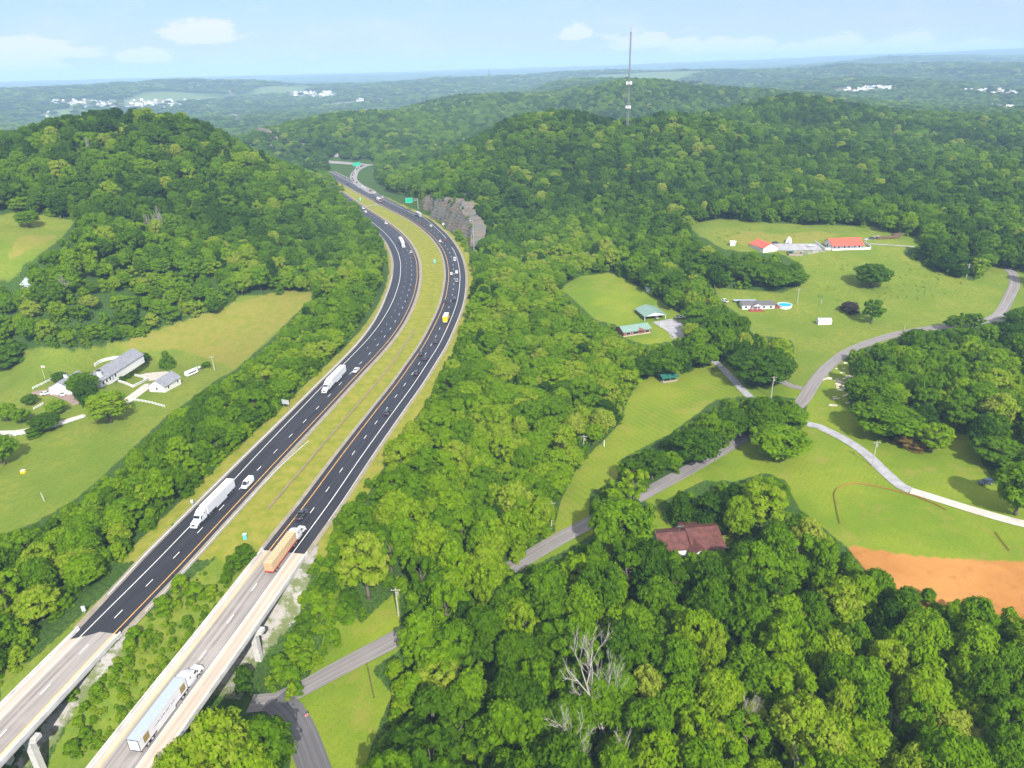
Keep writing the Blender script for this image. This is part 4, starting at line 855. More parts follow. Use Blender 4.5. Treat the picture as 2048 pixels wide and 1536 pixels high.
for pl in ([(570,182),(670,184),(685,192),(640,199),(560,195)], [(1680,176),(1790,172),(1800,182),(1700,188),(1640,186)], [(1905,178),(2000,176),(2080,186),(2060,196),(1930,186)], [(1975,214),(2050,216),(2050,222),(1990,222)], [(120,200),(330,198),(380,212),(240,220),(90,210)], [(60,235),(120,218),(155,216),(155,230),(100,240)], [(452,174),(458,174),(468,190),(462,191)], [(402,210),(420,203),(427,214),(418,222),(405,216)], [(444,240),(455,229),(470,228),(492,240),(470,246)], [(690,203),(760,198),(700,212),(630,214)]):
    hit = inpoly(uf, vf, pl) & (R > 1500); ok &= ~(hit & (RNG.uniform(0, 1, len(X)) < .93))
# a tree that bare terrain alone already hides is left out
samp = np.linspace(.12, .94, 26)[None]
def hidden(X, Y, ztop, R):
    m = np.zeros(len(X), bool)
    for i in range(0, len(X), 8000):
        s = slice(i, i + 8000); hx = X[s, None] * samp; hy = Y[s, None] * samp; line = H0 + (ztop[s, None] - H0) * samp
        m[s] = (height(hx.ravel(), hy.ravel()).reshape(hx.shape) > line + 7).any(1)
    return m
farm_ = R > 560
ok[farm_] &= ~hidden(X[farm_], Y[farm_], (Z + Hh)[farm_], R[farm_])
X, Y, Z, R, Wd, Hh, big, rnd = [a[ok] for a in (X, Y, Z, R, Wd, Hh, big, rnd)]
# understorey that fills the edges
def scatter(n, d0, d1, w0, w1):
    A = RNG.uniform(math.radians(-44), math.radians(44), n); D = np.sqrt(RNG.uniform(d0**2, d1**2, n))
    x = np.sin(A) * D; y = np.cos(A) * D; w = RNG.uniform(w0, w1, n); return x, y, height(x, y), D, w, w * RNG.uniform(.8, 1.3, n)
sx = [scatter(15000, 80, 420, 2.6, 5.4), scatter(14000, 420, 900, 3.5, 7.0)]
sx = [np.concatenate(c) for c in zip(*sx)]
oks = keep(*sx, tol=.8); sx = [a[oks] for a in sx]
def weeds(poly, n, w0, w1, hk):
    us = [p[0] for p in poly]; vs = [p[1] for p in poly]; out = []
    u = RNG.uniform(min(us), max(us), n); v = RNG.uniform(min(vs), max(vs), n); m = inpoly(u, v, poly)
    for a, b in zip(u[m], v[m]):
        q = ground(a, b); w = RNG.uniform(w0, w1); out.append((q[0], q[1], q[2], math.hypot(q[0], q[1]), w, w * hk))
    return np.array(out).T
WE = [weeds([(255,1275),(330,1200),(440,1120),(530,1105),(430,1240),(330,1370),(200,1500),(110,1536),(160,1420)], 900, .7, 2.6, .7), weeds([(560,1210),(640,1110),(705,1190),(650,1320),(540,1390),(530,1330)], 520, .8, 2.8, .8), weeds([(1640,510),(1850,510),(1960,560),(1940,595),(1800,600),(1640,605),(1610,560)], 420, .6, 1.5, .3), weeds([(0,1345),(130,1275),(240,1170),(345,1040),(350,1060),(250,1180),(0,1420)], 260, .8, 2.4, .6), weeds([(1380,455),(1560,452),(1740,460),(1800,480),(1650,470),(1450,485)], 160, .7, 1.8, .3), weeds([(842,414),(868,436),(905,458),(934,482),(934,490),(900,468),(860,442)], 120, 1.6, 4.0, .9)]
WE = [w_ for w_ in WE if w_.size]
okw = [(np.minimum(seg_dist(w_[:2].T, RYL[::2]), np.minimum(seg_dist(w_[:2].T, offset(RYL, -11)[::2]), np.minimum(seg_dist(w_[:2].T, LYL[::2]), seg_dist(w_[:2].T, offset(LYL, 9)[::2])))) > 4.5) for w_ in WE]
WE = [w_[:, m_] for w_, m_ in zip(WE, okw)]
SX, SY, SZ, SR, SW, SH = [np.concatenate([a] + [w_[k] for w_ in WE]) for k, a in enumerate(sx)]
# tint and kind for every tree: sunny yellow-green near the highway, deep green on the hills
tint = .43 + .42 * big + (rnd - .5) * .50
strip = (X > -75) & (X < 75) & (Y > 175) & (Y < 520); tint = np.where(strip, tint + .18, tint); tint = np.where(R < 260, tint + .10, tint)
ls = (X < -60) & (X > -260) & (Y > 110) & (Y < 460); tint = np.where(ls, tint + .14, tint)
tint = np.where(R > 520, tint - .09, tint); tint = np.where(RNG.uniform(0, 1, len(X)) < .045, RNG.uniform(.8, 1.0, len(X)), tint); tint = np.clip(tint, .02, 1.0)
kind = np.array([0,1,2,3,8,9,4,5,6,7,14])[(RNG.uniform(0, 1, len(X)) ** 1.25 * 11).astype(int)]
ced = RNG.uniform(0, 1, len(X)) < .035; kind = np.where(ced & (R < 900), 10, kind); tint = np.where(kind == 10, .04, tint)
rot = RNG.uniform(0, 6.28, len(X))
# which 300 show largest: paint crowns near to far into a small buffer
def visible_area(X, Y, Z, R, Wd, Hh):
    W2, H2 = 512, 384; own = np.full((H2, W2), -1, np.int32); order = np.argsort(R); order = order[:9000]
    for i in order[::-1]:
        u, v, z = project((X[i], Y[i], Z[i] + Hh[i] * .62)); rx = Wd[i] * F / z / 2 / 4 * .9; ry = (Hh[i] * .36) * F / z / 4 + rx * .25
        cu, cv = u / 4, v / 4; x0, x1, y0, y1 = int(max(0, cu - rx)), int(min(W2, cu + rx + 1)), int(max(0, cv - ry)), int(min(H2, cv + ry + 1))
        if x0 >= x1 or y0 >= y1: continue
        gx_, gy_ = np.meshgrid(np.arange(x0, x1), np.arange(y0, y1)); own[y0:y1, x0:x1][((gx_ - cu) / max(rx, .6)) ** 2 + ((gy_ - cv) / max(ry, .6)) ** 2 < 1] = i
    return np.bincount(own[own >= 0], minlength=len(X))
area = visible_area(X, Y, Z, R, Wd, Hh)
n_solo = sum(1 for o in C.objects if o.get('category') == 'tree')
IND = np.argsort(-area)[:max(0, 296 - n_solo)]
ORD = 'nearest second third fourth fifth sixth seventh eighth ninth tenth eleventh twelfth thirteenth fourteenth fifteenth sixteenth seventeenth eighteenth nineteenth twentieth'.split()
LAND = [('the bleached dead tree', 1180, 1400), ('the maroon-roofed house', 1385, 1085), ('the orange dirt patch', 1850, 1150), ('the outbound bridge', 470, 1290), ('the low bridge-side lane', 690, 1330), ('the small bare snags', 1200, 1515), ('the parked dark car', 1970, 967), ('the small grey bare tree', 1625, 1225), ('the leaning wooden pole', 745, 1365), ('the pole near the bridge', 797, 1205), ('the pole by the mown strip', 1103, 1030), ('the lumber truck', 580, 1100), ('the white farmhouse', 215, 745), ('the white roadside sign', 573, 800), ('the asphalt lane', 1400, 930), ('the hidden white house', 70, 565), ('the layered rock cut', 900, 440), ('the green-roofed pavilion', 1340, 757), ('the big oncoming white semi', 430, 1010), ('the yellow box truck', 892, 640), ('the dark junction tree', 1520, 720), ('the lower right corner', 2000, 1500)]
lp = np.array([(a, b) for _, a, b in LAND], float)
def tone(t): return 'deep green' if t < .2 else 'mid green' if t < .42 else 'bright green' if t < .66 else 'yellow-green'
groups = {}
for i in IND:
    u, v, z = project((X[i], Y[i], Z[i] + Hh[i] * .6)); d = np.hypot(lp[:, 0] - u, lp[:, 1] - v); k = int(d.argmin()); du, dv = u - lp[k, 0], v - lp[k, 1]
    side = ('beyond' if dv < 0 else 'in front of') if abs(dv) > abs(du) else ('to the right of' if du > 0 else 'to the left of')
    groups.setdefault((tone(tint[i]), k, side, 'cedar' if kind[i] == 10 else 'tree'), []).append((d[k], i))
LAB = {}
for (tn, k, side, kd), L in groups.items():
    for j, (_, i) in enumerate(sorted(L)):
        o = ORD[j] if j < 20 else 'farther'
        o = o if j == 0 or j >= 20 else o + ' nearest'
        LAB[i] = f'{o} {tn} {kd} {side} {LAND[k][0]}' if len(L) > 1 else f'only {tn} {kd} {side} {LAND[k][0]}'
for i in IND:
    tree('cedar_tree' if kind[i] == 10 else 'deciduous_tree', LAB[i], (X[i], Y[i], Z[i] - .2), Wd[i], Hh[i], int(kind[i]), tint[i], rot[i], group='woodland trees')
rest = np.ones(len(X), bool); rest[IND] = False
# crowns of trees that stand in the scene serve as the patterns of the rest of the wood
src = {}
for o in C.objects:
    if o.name.split('.')[0] == 'crown' and o.data.name in [p[1].name for p in PROTO]: src.setdefault(o.data.name, o)
for st, cm, tm in PROTO:
    if cm.name not in src: print('no source for', cm.name, st)
def forest(name, X, Y, Z, Wd, Hh, kind, tint, rot, label=None):
    me = bpy.data.meshes.new(name); n = len(X); me.vertices.add(n); me.vertices.foreach_set('co', np.stack([X, Y, Z], 1).ravel().astype(np.float32))
    ids = sorted(set(int(k) for k in kind if PROTO[int(k)][1].name in src)); rem = {k: j for j, k in enumerate(ids)}
    def at(nm, typ, arr):
        a = me.attributes.new(nm, typ, 'POINT'); a.data.foreach_set({'FLOAT': 'value', 'INT': 'value', 'FLOAT_VECTOR': 'vector'}[typ], arr)
    at('pick', 'INT', np.array([rem.get(int(k), 0) for k in kind], np.int32)); at('tint', 'FLOAT', tint.astype(np.float32))
    at('size', 'FLOAT_VECTOR', np.stack([Wd, Wd, Hh], 1).ravel().astype(np.float32)); at('turn', 'FLOAT_VECTOR', np.stack([rot*0, rot*0, rot], 1).ravel().astype(np.float32))
    me.update(); o = place(bpy.data.objects.new(name, me)); tag(o, kind='stuff')
    g = bpy.data.node_groups.new(name, 'GeometryNodeTree'); g.interface.new_socket('Geometry', in_out='INPUT', socket_type='NodeSocketGeometry'); g.interface.new_socket('Geometry', in_out='OUTPUT', socket_type='NodeSocketGeometry')
    N = g.nodes.new; gi = N('NodeGroupInput'); go = N('NodeGroupOutput'); mp = N('GeometryNodeMeshToPoints'); g.links.new(gi.outputs[0], mp.inputs[0])
    jn = N('GeometryNodeJoinGeometry')
    def attr(nm, dt):
        a = N('GeometryNodeInputNamedAttribute'); a.data_type = dt; a.inputs[0].default_value = nm; return a.outputs[0]
    pick, size, turn = attr('pick', 'INT'), attr('size', 'FLOAT_VECTOR'), attr('turn', 'FLOAT_VECTOR')
    out = N('GeometryNodeJoinGeometry')
    for j, k in enumerate(ids):
        oi = N('GeometryNodeObjectInfo'); oi.transform_space = 'ORIGINAL'; oi.inputs['Object'].default_value = src[PROTO[k][1].name]; oi.inputs['As Instance'].default_value = True
        cmp = N('FunctionNodeCompare'); cmp.data_type = 'INT'; cmp.operation = 'EQUAL'
        ia = [s for s in cmp.inputs if s.enabled and s.type == 'INT']; g.links.new(pick, ia[0]); ia[1].default_value = j
        ip = N('GeometryNodeInstanceOnPoints'); g.links.new(mp.outputs[0], ip.inputs['Points']); g.links.new(cmp.outputs[0], ip.inputs['Selection']); g.links.new(oi.outputs['Geometry'], ip.inputs['Instance'])
        g.links.new(turn, ip.inputs['Rotation']); g.links.new(size, ip.inputs['Scale']); g.links.new(ip.outputs[0], out.inputs[0])
    g.links.new(out.outputs[0], go.inputs[0])
    md = o.modifiers.new('trees', 'NODES'); md.node_group = g; return o
forest('forest', X[rest], Y[rest], Z[rest] - .2, Wd[rest], Hh[rest], kind[rest], tint[rest], rot[rest])
stint = np.clip(.58 + .3 * fbm(SX, SY, 40, 5, 2) + RNG.uniform(-.25, .25, len(SX)), .03, .95)
forest('undergrowth', SX, SY, SZ - .1, SW, SH, RNG.choice([12, 13], len(SX)), stint, RNG.uniform(0, 6.28, len(SX)))
print('TREES', len(X), 'shrubs', len(SX), 'solo', n_solo, 'individual', len(IND))
# ------------------------------------------------------------------ dead trees
def dead_tree(label, loc, h, seed, lean=(0, 0), depth=5, spread=.55, group=None, trunk=.021, wide=.6):
    r = random.Random(seed); mb = MB()
    def grow(p, d, L, rad, lev):
        pts = [p]; q = p; dd = d
        for k in range(3):
            dd = (dd + Vector((r.uniform(-.16,.16), r.uniform(-.16,.16), r.uniform(-.03,.10)))).normalized(); q = q + dd * L / 3; pts.append(q)
        mb.tube(pts, [rad, rad*.88, rad*.76, rad*.64], 5 if lev < 2 else 3)
        if lev >= depth: return
        nb = r.choice((2, 3, 3)) if lev else 4
        for k in range(nb):
            ax = Vector((r.uniform(-1,1), r.uniform(-1,1), r.uniform(-.2,.5))).normalized(); nd = (dd + ax * spread * r.uniform(.7, 1.35)).normalized()
            b = pts[-1] if k < 2 else pts[r.choice((1, 2))]
            grow(b, nd, L * r.uniform(.60, .82), rad * (.60 if k else .66), lev + 1)
    d = Vector((lean[0], lean[1], 1)).normalized(); grow(Vector((0,0,-.3)), d, h * .36, h * trunk, 0)
    k = h / max(1.0, max(p[2] for p in mb.v)); mb.v = [(p[0]*k*wide, p[1]*k*wide, p[2]*k) for p in mb.v]
    t = thing('dead_tree', label, 'dead tree', loc, 0, group); part('branches', mb, M['deadwood'], t); return t
def dead(u, v, vtop, seed, label, lean=(0,0), depth=5, spread=.55, trunk=.021):
    p = ground(u, v); h = top_height(p, vtop); return dead_tree(label, p, h, seed, lean, depth, spread, trunk=trunk)
dead(1215,1490,1268,3,'large bleached bare tree with a leaning trunk, standing among green crowns', (-.34, .05), 6, .62)
dead(1150,1580,1430,5,'bleached bare tree at the bottom edge below the large dead one', (0.05,0), 5, .6); dead(1235,1560,1440,8,'broken mossy snag beside the large dead tree', (0.1,0), 3, .4)
dead(1352,1590,1488,9,'pale snag at the bottom edge, short and split'); dead(1580,1600,1500,12,'wide bleached branches cut off by the bottom edge', (0,0), 5, .75)
dead(1622,1262,1196,14,'small grey bare tree in the middle of the lower wood', (0,0), 5, .45); dead(1482,1480,1380,15,'thin bare tree left of the lower wood gap', (0,0), 5, .35, .018); dead(1705,1480,1400,17,'slim forked bare tree in the lower right wood', (0,0), 4, .4, .02); dead(1772,1500,1410,18,'fine-twigged bare tree in the lower right wood', (0,0), 5, .35, .016)
dead(1955,780,732,21,'round greyish bare crown in the wood beyond the shaded lawn', (0,0), 5, .7); dead(130,600,548,22,'grey bare branching tree beside the hidden white house', (0,0), 5, .8); dead(330,480,412,25,'tall grey bare tree on the left hillside, left of its pair', (0,0), 5, .5); dead(300,470,425,26,'grey bare tree on the left hillside, shorter of its pair'); dead(185,318,272,27,'bare brown-grey tree high on the left hill', (0,0), 5, .5)
dead(1950,1525,1440,31,'tangle of bare twigs in the lower right corner', (0,0), 5, .5, .016)
# ------------------------------------------------------------------ vehicles (x forward, z up, origin on the road)
def ring(x, w, z0, z1, c=.12):
    c = min(c, (z1 - z0) / 3, w / 2); return [(x,-w,z0+c),(x,-w+c,z0),(x,w-c,z0),(x,w,z0+c),(x,w,z1-c),(x,w-c*1.3,z1),(x,-w+c*1.3,z1),(x,-w,z1-c)]
def wheels(t, xs, y, r, w, n=14, rim='silver'):
    for x in xs:
        for s in (-1, 1):
            mb = MB(); mb.disc((x, s*y, r), r, (0, 1, 0), w, n); wh = part('wheel', mb, M['black'], t)
            mb = MB(); mb.disc((x, s*(y + w/2 + .012), r), r*.62, (0, 1, 0), .03, n); part('rim', mb, M[rim], wh)
CARS = {  # length, half width, belt height, roof height, cabin: base x0,x1, roof x0,x1 ; clearance
 'sedan': (4.8, .92, .92, 1.45, (-1.75, 1.15), (-1.05, .30), .22), 'suv': (4.9, .97, 1.10, 1.78, (-2.3, 1.15), (-2.05, .45), .28),
 'pickup': (5.7, 1.0, 1.12, 1.86, (-.75, 1.45), (-.55, .75), .32), 'van': (5.6, 1.0, 1.25, 2.35, (-2.75, 2.05), (-2.68, 1.0), .25), 'hatch': (4.3, .9, .98, 1.55, (-1.95, 1.2), (-1.7, .3), .22)}
def make_car(kind, paint, label, group=None):
    L, w, zb, zr, (c0, c1), (r0, r1), cl = CARS[kind]; h = L / 2; P = M[paint]
    t = thing({'sedan':'sedan','suv':'suv','pickup':'pickup_truck','van':'cargo_van','hatch':'hatchback'}[kind], label, {'pickup':'pickup','van':'van','suv':'suv'}.get(kind, 'car'), group=group)
    mb = MB(); hood = zb - (.12 if kind != 'van' else .1)
    st = [(-h, w*.86, cl+.22, zb-.10), (-h+.12, w*.95, cl+.08, zb), (-h+.6, w, cl, zb), (c0+.3, w, cl, zb), (c1-.2, w, cl, zb), (c1+.15, w, cl, zb-.02), (h-.5, w*.97, cl, hood-.04), (h-.12, w*.9, cl+.08, hood-.14), (h, w*.80, cl+.22, hood-.28)]
    if kind == 'pickup': st[2:4] = [(-h+.5, w, cl, zb), (c0-.05, w, cl, zb)]
    mb.loft([ring(*s) for s in st])
    iw = w * .93; rw_ = w * .78
    mb.loft([[(c0,-iw,zb-.03),(c1,-iw,zb-.03),(c1,iw,zb-.03),(c0,iw,zb-.03)],[(r0,-rw_,zr-.05),(r1,-rw_,zr-.05),(r1,rw_,zr-.05),(r0,rw_,zr-.05)],[(r0+.1,-rw_+.1,zr),(r1-.12,-rw_+.1,zr),(r1-.12,rw_-.1,zr),(r0+.1,rw_-.1,zr)]])
    part('body', mb, P, t)
    def quad(name, a, b, c, d, off, inset=.10, mat='glass'):
        q = [Vector(p) for p in (a, b, c, d)]; m = sum(q, Vector()) / 4; n = (q[1]-q[0]).cross(q[3]-q[0]).normalized(); n = -n if n.dot(Vector(off)) < 0 else n
        o = [p + (m - p) * inset + n * .012 for p in q]; i = [p - n * .03 for p in o]; mb = MB(); mb.loft([i, o]); return part(name, mb, M[mat], t)
    z0, z1 = zb, zr - .07
    quad('windscreen', (c1,-iw,z0),(c1,iw,z0),(r1,rw_,z1),(r1,-rw_,z1),(1,0,.3))
    quad('rear_window', (c0,iw,z0),(c0,-iw,z0),(r0,-rw_,z1),(r0,rw_,z1),(-1,0,.3), .16)
    for s in (-1, 1): quad('side_window', (c0+.12, s*iw, z0),((c1-.1) if kind != 'van' else c1-.1, s*iw, z0),(r1-.02, s*rw_, z1),((r0+.1), s*rw_, z1),(0,s,0), .09) if kind != 'van' else quad('side_window', (c1-1.2, s*iw, z0),(c1-.1, s*iw, z0),(r1-.02, s*rw_, z1),(r1-.9, s*rw_, z1),(0,s,0), .09)
    for s in (-1, 1):
        mb = MB(); mb.box(h-.16, h-.02, s*w*.62-.17, s*w*.62+.17, hood-.42, hood-.24); part('headlight', mb, M['headlight'], t)
        mb = MB(); mb.box(-h-.015, -h+.12, s*w*.70-.13, s*w*.70+.13, zb-.42, zb-.16); part('taillight', mb, M['taillight'], t)
    if kind == 'pickup':
        mb = MB(); mb.box(-h+.16, c0-.14, -w+.16, w-.16, zb-.005, zb+.012); part('cargo_bed', mb, M['black'], t)
    if kind == 'van' and paint == 'white':
        mb = MB(); mb.box(-h-.02, -h+1.3, -w*.94, w*.94, zb+.0, zr-.16, .02, .10); part('rear_panel', mb, M['teal'], t)
    wheels(t, (-h*.60, h*.62), w - .10, .34 if kind in ('sedan','hatch') else .39, .22)
    return t
def on_road(L, u, v, lane_off, rev=False):
    p = gp(u, v, 0.4)[:2]; k = int(np.clip(nearest(L, p), 1, len(L) - 2)); n, tg = normals(L); s = (p - L[k]) @ tg[k]; q = L[k] + tg[k] * s + n[k] * lane_off
    return (q[0], q[1], 0.035), math.atan2(tg[k,1], tg[k,0]) + (PI if rev else 0)
CARSEEN = {}
def car(kind, paint, label, loc, rz, group='highway traffic'):
    key = (kind, paint)
    if key in CARSEEN: return dup(CARSEEN[key], loc, rz, label, group)
    t = make_car(kind, paint, label, group); t.location = [float(c) for c in loc]; t.rotation_euler = (0,0,rz); CARSEEN[key] = t; return t
def road_car(kind, paint, L, u, v, off, rev, label): p, a = on_road(L, u, v, off, rev); return car(kind, paint, label, p, a)
LC, RC = LYL, RYL
for a in (
 ('van','white',LC,497,969,1.9,True,'white cargo van with pale teal rear, passing the big oncoming semi'),
 ('sedan','white',LC,711,741,1.9,True,'white sedan beside the rear of the middle white semi'),
 ('sedan','silver',LC,822,504,1.9,True,'silver sedan just ahead of the far silver semi, oncoming'),
 ('suv','white',LC,774,447,2.0,True,'white suv oncoming at the start of the bend'),
 ('pickup','white',LC,732,424,5.0,True,'white pickup emerging from behind the wooded hill'),
 ('suv','white',LC,728,417,2.2,True,'white suv last in the line emerging behind the wooded hill'),
 ('pickup','dark',RC,602,1030,-1.8,False,'dark pickup overtaking the lumber truck'),
 ('suv','dark',RC,779,825,-5.5,False,'dark suv alone on the straight, outer lane'),
 ('suv','dark',RC,836,746,-5.6,False,'dark suv rearmost of a bunch of four'),
 ('suv','dark',RC,842,707,-1.8,False,'dark suv in the inner lane of the bunch of four'),
 ('hatch','dark',RC,851,717,-5.3,False,'dark hatchback beside an inner-lane suv'),
 ('sedan','dark',RC,872,683,-5.3,False,'dark reddish-lit sedan behind the yellow box truck'),
 ('sedan','dark',RC,891,602,-.3,False,'low dark sedan hugging the yellow line on the bend'),
 ('suv','dark',RC,908,598,-5.4,False,'dark suv ahead of the yellow box truck, outer lane'),
 ('pickup','silver',RC,915,562,-5.4,False,'grey pickup behind a white car on the bend'),
 ('sedan','white',RC,900,548,-1.8,False,'white sedan in the inner lane at the middle of the bend'),
 ('suv','white',RC,914,545,-5.3,False,'white suv in the outer lane at the middle of the bend'),
 ('van','trailer_white',RC,908,520,-5.4,False,'pale work van with a tall load in the outer lane'),
 ('sedan','white',RC,878,483,-1.8,False,'white sedan side by side with a dark red car'),
 ('sedan','red',RC,890,481,-5.4,False,'dark red sedan side by side with a white car'),
 ('sedan','white',RC,860,452,-7.6,False,'white sedan just past the grey box truck'),
 ('sedan','red',RC,842,448,-2.0,False,'small dark red sedan beside the median before the box truck'),
 ('sedan','white',RC,770,394,-12.6,False,'white sedan on the exit lane, last before the queue'),
 ('suv','white',RC,755,385.5,-12.8,False,'white suv at the tail of the exit queue'),
 ('suv','red',RC,744.5,381.5,-12.8,False,'dark red suv in the exit queue'),
 ('sedan','bluegrey',RC,692,369,-3.0,False,'blue sedan vanishing behind the wooded hill'),
 ('suv','silver',RC,722,377.5,-8.0,False,'silver suv in the far through lane'),
): road_car(*a)
RN, RT_ = normals(RAMPL)
for k, (u, v, kind, paint, lb) in enumerate(((738.5,377.5,'sedan','white','white sedan queueing on the exit, behind a dark red suv'),(732,374.5,'suv','white','white suv queueing on the exit ramp, just behind the front bend'),(724,371,'sedan','silver','silver sedan queueing where the ramp leaves the highway'),(716,366.5,'suv','dark','dark suv queueing at the ramp nose'),(710,362,'sedan','red','red sedan on the ramp bend'),(707,358,'sedan','dark','dark sedan on the ramp bend'),(708,352,'suv','dark','dark suv climbing the ramp, lower one'),(711,347,'sedan','red','red sedan climbing the ramp, upper one'),(720.5,339,'suv','dark','dark suv near the top of the ramp'),(723.5,337,'sedan','dark','dark sedan last at the top of the ramp'))):
    p = ground(u, v); i = int(np.clip(nearest(RAMPL, p), 1, len(RAMPL)-2)); q = RAMPL[i] + RN[i] * (1.8 if k > 3 else 0)
    car(kind, paint, lb, (q[0], q[1], hz(*q) + .36), math.atan2(RT_[i,1], RT_[i,0]), 'cars queueing on the exit ramp')
def parked(kind, paint, u, v, deg, label): p = ground(u, v); return car(kind, paint, label, (p[0], p[1], p[2] + .17), math.radians(deg), 'parked cars')
parked('sedan','white',93,789,38,'white sedan parked on the farmhouse forecourt'); parked('hatch','white',125,791,-50,'small white hatchback parked farther along the farmhouse forecourt')
parked('pickup','white',1360,637,2,'white pickup parked beside the green-roofed carport'); parked('suv','bluegrey',1970,968,188,'dark blue suv parked on the shaded grass by the pale trunk')
parked('sedan','white',1622,493,0,'white sedan in front of the red-roofed porch house'); parked('sedan','dark',1551,487,10,'dark car behind the red-roofed garage'); parked('sedan','dark',1744,478,10,'dark car at the wood edge near the stacked lumber'); parked('pickup','white',1448,604,120,'white pickup beside the mobile home'); parked('sedan','silver',1312,637,100,'silver sedan inside the open carport')

def loft_x(mb, st, c=.1): mb.loft([ring(x, w, z0, z1, c) for x, w, z0, z1 in st])
def tractor(t):
    mb = MB()
    loft_x(mb, [(8.35,1.10,.95,2.15),(7.75,1.16,.95,2.85),(7.2,1.2,.95,3.15),(6.2,1.22,.95,3.75),(5.0,1.22,.95,4.02),(4.75,1.2,1.0,4.0)], .14)
    part('cab', mb, M['white'], t)
    mb = MB(); loft_x(mb, [(10.55,.86,.75,1.50),(10.3,.98,.70,1.72),(9.3,1.04,.80,1.92),(8.3,1.08,.95,2.12)], .16)
    for s in (-1, 1): mb.loft([ring(x, .22, z0, z1, .1) for x, z0, z1 in ((10.2,.8,1.1),(9.8,1.02,1.35),(9.2,1.08,1.38),(8.6,.85,1.15))]) if False else mb.loft([[(x, y + s*1.0, z) for x, y, z in r] for r in ([(p) for p in ring(xx, .24, a, b, .1)] for xx, a, b in ((10.15,.75,1.1),(9.8,1.02,1.34),(9.1,1.05,1.36),(8.6,.85,1.12)))])
    part('hood', mb, M['white'], t)
    mb = MB(); mb.loft([[(8.36,-.98,2.18),(8.36,.98,2.18),(7.80,1.02,2.84),(7.80,-1.02,2.84)],[(8.40,-.98,2.20),(8.40,.98,2.20),(7.84,1.02,2.86),(7.84,-1.02,2.86)]]); part('windscreen', mb, M['glass'], t)
    for s in (-1, 1):
        mb = MB(); mb.box(7.25, 7.95, s*1.20-.02, s*1.20+.02, 2.1, 2.72); part('side_window', mb, M['glass'], t)
        mb = MB(); mb.box(5.55, 5.95, s*1.235-.02, s*1.235+.02, 2.5, 2.85); part('sleeper_window', mb, M['glass'], t)
        mb = MB(); mb.box(8.0, 8.15, s*1.42-.09, s*1.42+.09, 1.95, 2.55); mb.tube([(8.05,s*1.1,2.3),(8.05,s*1.4,2.3)], .03, 5); part('mirror', mb, M['dark'], t)
        mb = MB(); mb.tube([(5.0,s*1.0,.78),(7.6,s*1.0,.78)], .33, 10); part('fuel_tank', mb, M['chrome'], t)
        mb = MB(); mb.box(10.18, 10.50, s*.82-.16, s*.82+.16, 1.05, 1.35); part('headlight', mb, M['headlight'], t)
    mb = MB(); mb.box(10.54, 10.60, -.55, .55, .85, 1.45); part('grille', mb, M['dark'], t)
    mb = MB(); loft_x(mb, [(10.75,1.05,.35,.72),(10.3,1.18,.35,.72)], .08); part('bumper', mb, M['white'], t)
    mb = MB(); mb.box(1.4, 10.2, -.45, .45, .55, .92); part('chassis', mb, M['dark'], t)
    wheels(t, (9.3,), 1.02, .51, .30, 16, 'chrome'); wheels(t, (3.55, 2.25), .97, .51, .56, 16, 'chrome')
def trailer_box(t, side='trailer_white', roof='trailer_grey', rear='white', frame='dark', pics=False, x0=4.2, x1=-11.9):
    mb = MB(); mb.box(x1, x0, -1.29, 1.29, 1.15, 4.08); part('trailer_box', mb, M[side], t)
    mb = MB(); mb.box(x1+.02, x0-.02, -1.27, 1.27, 4.082, 4.10); part('trailer_roof', mb, M[roof], t)
    mb = MB(); 
    for y0, y1, z0, z1 in ((-1.29,-1.13,1.0,4.08),(1.13,1.29,1.0,4.08),(-1.13,1.13,3.86,4.08),(-1.13,1.13,1.0,1.22)): mb.box(x1-.06, x1-.002, y0, y1, z0, z1)
    part('door_frame', mb, M[frame], t)
    mb = MB(); mb.box(x1-.04, x1-.003, -1.12, 1.12, 1.23, 3.85); dr = part('rear_door', mb, M[rear], t)
    mb = MB(); [mb.box(x1-.07, x1-.042, y-.025, y+.025, 1.3, 3.8) for y in (-.45,-.06,.06,.45)]; part('lock_rods', mb, M['chrome'], dr)
    mb = MB(); mb.box(x1+.05, x1+.2, -1.2, 1.2, .5, .64); [mb.box(x1+.05, x1+.15, y-.06, y+.06, .6, 1.15) for y in (-.7,.7)]; part('underride_bar', mb, M['chrome'], t)
    for s in (-1, 1):
        mb = MB(); mb.box(x1+5.2, x0-4.6, s*1.24-.02, s*1.24+.02, .45, 1.14); part('side_skirt', mb, M[side], t)
        mb = MB(); mb.box(x1-.075, x1-.061, s*1.21-.06, s*1.21+.06, 1.05, 1.2); part('taillight', mb, M['taillight'], t)
    if pics:
        for xx in (x0 - 1.4, x1 + 2.2):
            mb = MB(); mb.box(xx-.85, xx+.85, -1.306, -1.291, 1.7, 3.5); part('printed_panel', mb, M['picture_panel'], t)
        mb = MB(); r = random.Random(4); x = x1 + 4.6
        while x < x0 - 4.2:
            w = r.uniform(.10, .26); mb.box(x, x + w, -1.303, -1.291, 2.35, 2.35 + r.choice((.22, .3))); x += w + r.choice((.08, .08, .3))
        part('lettering', mb, M['letter_dark'], t)
    mb = MB(); mb.box(x1+1.0, x1+5.0, -.5, .5, .75, 1.14); part('bogie', mb, M['dark'], t)
    wheels(t, (x1+2.2, x1+3.5), .97, .51, .56, 16, 'chrome')
    mb = MB(); [mb.box(x0-3.2+k, x0-3.05+k, s*.75-.07, s*.75+.07, .25, 1.14) for s in (-1,1) for k in (0,)]; part('landing_gear', mb, M['dark'], t)
def semi(L, u, v, off, rev, label, **kw):
    p, a = on_road(L, u, v, off, rev); t = thing('semi_truck', label, 'truck', p, a, 'semi trucks on the highway'); tractor(t); trailer_box(t, **kw); return t
